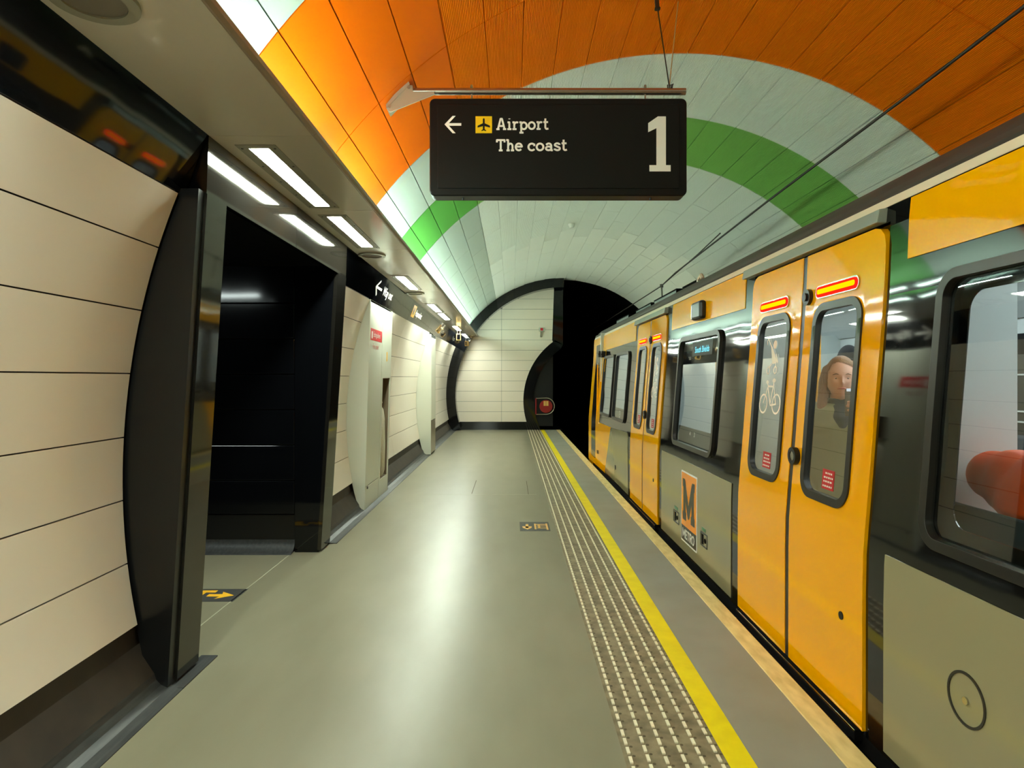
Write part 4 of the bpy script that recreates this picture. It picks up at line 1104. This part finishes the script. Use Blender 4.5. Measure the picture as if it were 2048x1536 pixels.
def limb(parts, pts, rs):
    """Tapering limb with rounded joints; each stretch is its own closed piece, fused later."""
    for (p, q), (a, b) in zip(zip(pts, pts[1:]), zip(rs, rs[1:])):
        m_ = MB(); m_.tube([p, q], [a, b], 14); parts.append(m_)
    for p, a in zip(pts, rs): m_ = MB(); ball(m_, p, a, 8); parts.append(m_)
def loft(parts, rings, n=24):
    """rings: (centre, half-width x, half-depth y)"""
    m_ = MB(); vs = []; fs = []
    for c, rx, ry in rings:
        for k in range(n): a = 2 * PI * k / n; vs.append((c[0] + rx * math.cos(a), c[1] + ry * math.sin(a), c[2]))
    for i in range(len(rings) - 1):
        for k in range(n): fs.append((i * n + k, i * n + (k + 1) % n, (i + 1) * n + (k + 1) % n, (i + 1) * n + k))
    fs += [tuple(range(n))[::-1], tuple((len(rings) - 1) * n + k for k in range(n))]
    m_.add(vs, fs); parts.append(m_)
def head_geo(c, k=1.0, grow=0.0, face=True):
    """A head looking along +y; c = middle of the head, k = size (1 is 0.228 m tall)."""
    m_ = MB(); n = 40; mm = 2 * n; vs = []
    def pt(a, b):
        x, y, z = math.cos(a) * math.cos(b), math.cos(a) * math.sin(b), math.sin(a)
        X, Y, Z = x * .076, y * .094, z * .114
        if z < 0:                      # jaw narrows
            t = -z; X *= 1 - .30 * t ** 1.5; Y *= 1 - .12 * t if y > 0 else 1 - .34 * t
            if y > 0: Y += .010 * t
        if y > 0 and face:
            Y *= .96
            g = lambda u0, w0, su, sw: math.exp(-((x - u0) / su) ** 2 - ((z - w0) / sw) ** 2)
            Y += .026 * g(0, -.17, .10, .10) + .013 * g(0, -.02, .07, .16)
            Y -= .011 * (g(.34, .04, .15, .09) + g(-.34, .04, .15, .09))
            Y += .005 * (g(.30, .20, .25, .07) + g(-.30, .20, .25, .07))
            Y += .007 * g(0, -.42, .20, .045) + .006 * g(0, -.52, .17, .05) - .005 * g(0, -.47, .2, .025)
            Y += .008 * g(0, -.78, .2, .13) + .004 * (g(.5, -.22, .2, .2) + g(-.5, -.22, .2, .2))
        q = 1 + grow
        return (c[0] + X * k * q, c[1] + Y * k * q, c[2] + Z * k * q)
    vs = [pt(-PI / 2, 0)]; fs = []
    for i in range(1, n):
        for j in range(mm): vs.append(pt(-PI / 2 + PI * i / n, 2 * PI * j / mm))
    vs.append(pt(PI / 2, 0))
    for j in range(mm): fs.append((0, 1 + (j + 1) % mm, 1 + j))
    for i in range(n - 2):
        for j in range(mm): fs.append((1 + i * mm + j, 1 + i * mm + (j + 1) % mm, 1 + (i + 1) * mm + (j + 1) % mm, 1 + (i + 1) * mm + j))
    t_ = len(vs) - 1
    for j in range(mm): fs.append((t_, 1 + (n - 2) * mm + j, 1 + (n - 2) * mm + (j + 1) % mm))
    m_.add(vs, fs); return m_
def xf(o, fn):
    for v in o.data.vertices: v.co = fn(v.co)
def hand(parts, wrist, d, side_, back, curl, L=.085):
    """Five-fingered hand: d points along the fingers, side_ towards the thumb, back out of the back of the hand; curl 0..1."""
    d, s, b = Vector(d).normalized(), Vector(side_).normalized(), Vector(back).normalized(); w_ = Vector(wrist)
    for q in (-.028, -.010, .010, .028): limb(parts, [w_ + s * q * .6, w_ + d * L + s * q], [.013, .011])
    for i, (q, ln) in enumerate(((.030, .068), (.010, .076), (-.010, .071), (-.030, .056))):
        p = w_ + d * L + s * q; a = 0; pts = [p]
        for seg in (.45, .32, .23):
            a += curl * math.radians(62); pts.append(pts[-1] + (d * math.cos(a) - b * math.sin(a)) * ln * seg)
        limb(parts, pts, [.0088, .0082, .0075, .0062])
    t0 = w_ + d * .025 + s * .022
    limb(parts, [t0, t0 + (d * .6 + s * .8 - b * .2) * .036, t0 + (d * .95 + s * .75 - b * .6 * curl) * .056, t0 + (d * 1.0 + s * .5 - b * .9 * curl) * .078], [.0125, .0105, .0092, .007])

def placed(root, objs, yaw):
    """Turn parts modelled at the origin to stand at the root."""
    for o in objs: o.matrix_parent_inverse = Matrix.Identity(4)
    root.rotation_euler = (0, 0, yaw)

# standing woman behind the near door, looking down at a phone (local: +y is where she faces, -x her left)
woman = thing('person', 'standing person in an olive jacket with auburn hair, holding a phone behind the door window', 'person', (1.80, 3.50, 0.0))
P = []
loft(P, [((0, 0, .74), .15, .11), ((0, 0, .82), .165, .115), ((0, -.005, .98), .125, .092), ((0, 0, 1.10), .145, .10), ((0, -.005, 1.20), .155, .085), ((0, -.012, 1.245), .10, .06)])
limb(P, [(0, -.015, 1.22), (0, .0, 1.31)], [.058, .052])
for s_ in (1, -1): limb(P, [(.085 * s_, 0, .78), (.09 * s_, .015, .43), (.09 * s_, -.01, .09)], [.085, .056, .036]); limb(P, [(.09 * s_, -.03, .05), (.10 * s_, .13, .035)], [.036, .03])
limb(P, [(.15, -.01, 1.205), (.205, -.04, .97), (.17, .08, .78)], [.05, .038, .026])
HS = .075                         # the phone hand is held this far towards her right, below the chin
limb(P, [(-.15, -.01, 1.205), (-.215, .03, .99), (-.165 + HS, .17, 1.150)], [.05, .038, .025])
hand(P, (.17, .085, .775), (-.15, .35, -.9), (-.9, .2, .1), (.4, .9, .2), .35)
hw = Vector((-.160 + HS, .185, 1.165))
for q in (-.014, .0, .014, .026): limb(P, [hw + Vector((q * .4, .0, 0)), (-.150 + HS + q * .12, .228 + q * .3, 1.222 + q)], [.013, .011])
for i, (z, ln) in enumerate(((1.275, 1.0), (1.254, 1.08), (1.233, 1.0), (1.213, .8))):
    limb(P, [(-.152 + HS, .238, z - .01), (-.150 + HS, .268, z), (-.150 + HS + .036 * ln, .279, z + .004), (-.150 + HS + .062 * ln, .274, z + .004)], [.0095, .0088, .0080, .0066])
limb(P, [(-.156 + HS, .215, 1.21), (-.155 + HS, .228, 1.25), (-.142 + HS, .236, 1.285), (-.122 + HS, .238, 1.305)], [.0125, .0105, .0092, .0072])
hc_ = (0.0, .022, 1.395)
P.append(head_geo(hc_, 1.0))
for s_ in (1, -1): m_ = MB(); ball(m_, (.077 * s_, .005, 1.392), (.010, .02, .032), 8); P.append(m_)
W = [remesh(P, .0062, 'body', M['skin'], woman, 2)]
J = []
loft(J, [((0, .0, .64), .215, .150), ((0, 0, .80), .215, .152), ((0, 0, 1.0), .205, .145), ((0, 0, 1.14), .205, .140), ((0, -.01, 1.225), .165, .105), ((0, -.015, 1.262), .085, .072)])
limb(J, [(.155, -.01, 1.195), (.225, -.05, .96), (.19, .06, .80)], [.082, .070, .055])
limb(J, [(-.155, -.01, 1.195), (-.235, .02, .985), (-.18 + HS, .14, 1.115)], [.082, .070, .052])
W.append(remesh(J, .010, 'jacket', M['olive'], woman, 4))
J = []; loft(J, [((0, -.015, 1.20), .085, .078), ((0, -.01, 1.27), .068, .064), ((0, -.008, 1.292), .064, .060)]); loft(J, [((0, .100, 1.13), .03, .045), ((0, .085, 1.19), .05, .055), ((0, .03, 1.255), .055, .045)])
W.append(remesh(J, .008, 'jumper', M['dark_cloth'], woman, 4))
J = []
for s_ in (1, -1): limb(J, [(.088 * s_, 0, .78), (.092 * s_, .015, .43), (.092 * s_, -.01, .10)], [.105, .076, .062])
loft(J, [((0, 0, .70), .165, .118), ((0, 0, .90), .17, .12)]); W.append(remesh(J, .012, 'trousers', M['trouser'], woman, 4))
J = []
for s_ in (1, -1): limb(J, [(.095 * s_, -.045, .045), (.10 * s_, .13, .04)], [.045, .042])
W.append(remesh(J, .010, 'shoes', M['shoe'], woman, 3))
# hair: cap with a side parting, falling past the shoulders
J = []
hm = head_geo((0, .006, 1.400), 1.0, .085, False)
J.append(hm)
cut = MB(); W_h = []
for s_ in (1, -1): limb(J, [(.060 * s_, -.01, 1.44), (.083 * s_, .0, 1.38), (.086 * s_, .012, 1.30), (.098 * s_, .040, 1.20), (.100 * s_, .075, 1.12)], [.034, .027, .028, .030, .018])
loft(J, [((0, -.06, 1.14), .085, .03), ((0, -.065, 1.25), .092, .035), ((0, -.055, 1.40), .08, .05)])
hr = remesh(J, .0065, 'hair', M['hair'], woman, 4)
bm = bmesh.new(); bm.from_mesh(hr.data)
def in_face(c):
    return c.y > .030 and abs(c.x) < .066 - max(0, (c.z - 1.43)) * .45 and 1.24 < c.z < 1.488 - abs(c.x - .012) * .42
bmesh.ops.delete(bm, geom=[f for f in bm.faces if in_face(f.calc_center_median())], context='FACES'); bm.to_mesh(hr.data); bm.free()
W.append(hr)
for s_ in (1, -1):
    m_ = MB(); ball(m_, (.027 * s_, .092, 1.400), (.013, .008, .0065), 8); W.append(m_.build('eye', M['eye_white'], woman, smooth=60))
    m_ = MB(); ball(m_, (.027 * s_, .0965, 1.397), (.0065, .005, .0055), 8); W.append(m_.build('iris', M['eye'], woman, smooth=60))
    m_ = MB(); m_.tube([(.012 * s_, .108, 1.418), (.028 * s_, .107, 1.423), (.044 * s_, .098, 1.417)], [.0026, .0034, .002], 6); W.append(m_.build('eyebrow', M['brow'], woman, smooth=60))
m_ = MB(); m_.tube([(-.023, .106, 1.343), (-.009, .1135, 1.346), (0, .1145, 1.3445), (.009, .1135, 1.346), (.023, .106, 1.343)], [.002, .0042, .0038, .0042, .002], 8); W.append(m_.build('lips', M['lip'], woman, smooth=60))
woman_yaw = math.atan2(-(-.40), -.92)
placed(woman, W, woman_yaw)
ph = thing('mobile_phone', 'grey mobile phone with a bright edge held up by the person behind the door window', 'phone', (1.80, 3.50, 0))
m_ = MB(); m_.prism(rrect(-.1475 + HS, -.0775 + HS, 1.205, 1.345, .010), lambda u, v, q: (u, q, v), .2475, .2560); a_ = m_.build('phone_body', M['phone'], ph, bevel=.002)
m_ = MB(); m_.box(-.143 + HS, -.082 + HS, .2462, .2475, 1.213, 1.338); m_.box(-.140 + HS, -.085 + HS, .248, .2572, 1.332, 1.3464); b_ = m_.build('phone_screen_edge_glow', M['phone_screen_edge_glow'], ph)  # second box is an added glowing strip that makes the top edge bright
placed(ph, [a_, b_], woman_yaw)

# person with a dark cap further inside
man = thing('person', 'person in dark clothes and a dark cap standing deeper inside, behind the auburn haired person', 'person', (2.58, 4.9, 0))
P = []
loft(P, [((0, 0, .78), .16, .12), ((0, 0, 1.0), .15, .11), ((0, 0, 1.22), .18, .11), ((0, -.01, 1.32), .11, .07)])
limb(P, [(0, -.01, 1.30), (0, .0, 1.40)], [.06, .056]); P.append(head_geo((0, .02, 1.495), 1.0))
for s_ in (1, -1):
    limb(P, [(.09 * s_, 0, .82), (.095 * s_, .015, .45), (.095 * s_, -.01, .09)], [.09, .06, .04]); limb(P, [(.095 * s_, -.03, .05), (.10 * s_, .15, .035)], [.036, .03])
    limb(P, [(.18 * s_, 0, 1.27), (.24 * s_, -.03, 1.0), (.23 * s_, .06, .78)], [.055, .04, .028]); hand(P, (.23 * s_, .06, .78), (0, .2, -1), (-s_ * .3, 1, .2), (s_, .1, 0), .4)
Wm = [remesh(P, .008, 'body', M['skin'], man, 3)]
J = []; loft(J, [((0, 0, .72), .20, .15), ((0, 0, 1.0), .19, .14), ((0, 0, 1.24), .215, .14), ((0, -.01, 1.34), .12, .09)])
for s_ in (1, -1): limb(J, [(.185 * s_, 0, 1.27), (.25 * s_, -.03, 1.0), (.235 * s_, .05, .82)], [.08, .065, .05])
Wm.append(remesh(J, .012, 'coat', M['dark_cloth'], man, 4))
J = []
for s_ in (1, -1): limb(J, [(.09 * s_, 0, .80), (.095 * s_, .015, .45), (.095 * s_, -.01, .06)], [.11, .08, .07])
Wm.append(remesh(J, .014, 'trousers', M['trouser'], man, 4))
J = []; J.append(head_geo((0, .012, 1.53), 1.0, .09, False)); hr = remesh(J, .008, 'cap', M['dark_cloth'], man, 2)
bm = bmesh.new(); bm.from_mesh(hr.data); bmesh.ops.delete(bm, geom=[f for f in bm.faces if f.calc_center_median().z < 1.545], context='FACES'); bm.to_mesh(hr.data); bm.free(); Wm.append(hr)
m_ = MB(); m_.prism([(.08 * math.cos(a), .07 + .10 * math.sin(a)) for a in [PI * k / 12 for k in range(13)]], lambda u, v, q: (u, v, q - (v - .07) * .15), 1.545, 1.553); Wm.append(m_.build('peak', M['dark_cloth'], man))
J = []; loft(J, [((0, -.045, 1.36), .075, .05), ((0, -.04, 1.55), .083, .065)]); limb(J, [(.075, .0, 1.53), (.082, .01, 1.38)], [.02, .022]); limb(J, [(-.075, .0, 1.53), (-.082, .01, 1.38)], [.02, .022]); Wm.append(remesh(J, .008, 'hair', M['hair_dark'], man, 3))
placed(man, Wm, math.atan2(.42, -.9))

# seated passenger in a padded orange jacket, back to the near window (local: +y is where they face)
sit = thing('person', 'seated person in a padded orange jacket with a raised elbow by the nearest train window', 'person', (1.78, 2.02, 0))
P = []
loft(P, [((0, -.03, .47), .17, .13), ((0, -.04, .70), .15, .11), ((0, -.03, .92), .175, .11), ((0, -.03, 1.03), .11, .07)])
limb(P, [(0, -.03, 1.02), (0, .0, 1.12)], [.06, .055]); P.append(head_geo((0, .03, 1.215), 1.0))
for s_ in (1, -1):
    limb(P, [(.09 * s_, -.02, .53), (.11 * s_, .40, .52), (.11 * s_, .42, .09)], [.085, .06, .04]); limb(P, [(.11 * s_, .40, .045), (.12 * s_, .56, .035)], [.036, .03])
limb(P, [(.18, -.03, .97), (.26, .10, .74), (.10, .26, .62)], [.055, .042, .028]); hand(P, (.10, .26, .62), (-.6, .8, -.1), (-.2, .3, .9), (.2, .2, .9), .3)
limb(P, [(-.19, -.04, .98), (-.28, .0, 1.04), (-.12, .20, 1.08)], [.055, .042, .028]); hand(P, (-.12, .20, 1.08), (.7, -.2, .6), (.3, .8, .3), (-.4, .7, -.3), .4)
Ws = [remesh(P, .009, 'body', M['skin'], sit, 3)]
J = []
loft(J, [((0, -.02, .44), .25, .17), ((0, -.02, .58), .30, .19), ((0, -.02, .78), .30, .19), ((0, -.02, .86), .25, .175), ((0, -.02, .905), .205, .140), ((0, -.03, .93), .20, .135), ((0, -.03, .97), .24, .165), ((0, -.03, 1.06), .22, .15), ((0, -.03, 1.12), .15, .11), ((0, -.03, 1.15), .10, .09)])
limb(J, [(.20, -.03, .99), (.29, .10, .75), (.13, .24, .64)], [.105, .09, .06])
limb(J, [(-.16, -.05, 1.04), (-.24, -.07, 1.055), (-.285, -.08, 1.05)], [.118, .090, .05]); limb(J, [(-.27, -.03, 1.04), (-.14, .17, 1.07)], [.08, .06])
Ws.append(remesh(J, .010, 'jacket', M['orange_cloth'], sit, 5))
J = []
for s_ in (1, -1): limb(J, [(.09 * s_, -.02, .53), (.11 * s_, .40, .53), (.11 * s_, .42, .10)], [.105, .082, .066])
Ws.append(remesh(J, .012, 'trousers', M['trouser'], sit, 4))
J = []; J.append(head_geo((0, .015, 1.235), 1.0, .08, False)); hr = remesh(J, .008, 'hair', M['hair_dark'], sit, 2)
bm = bmesh.new(); bm.from_mesh(hr.data); bmesh.ops.delete(bm, geom=[f for f in bm.faces if f.calc_center_median().y > .045 and f.calc_center_median().z < 1.29], context='FACES'); bm.to_mesh(hr.data); bm.free(); Ws.append(hr)
placed(sit, Ws, -PI / 2)
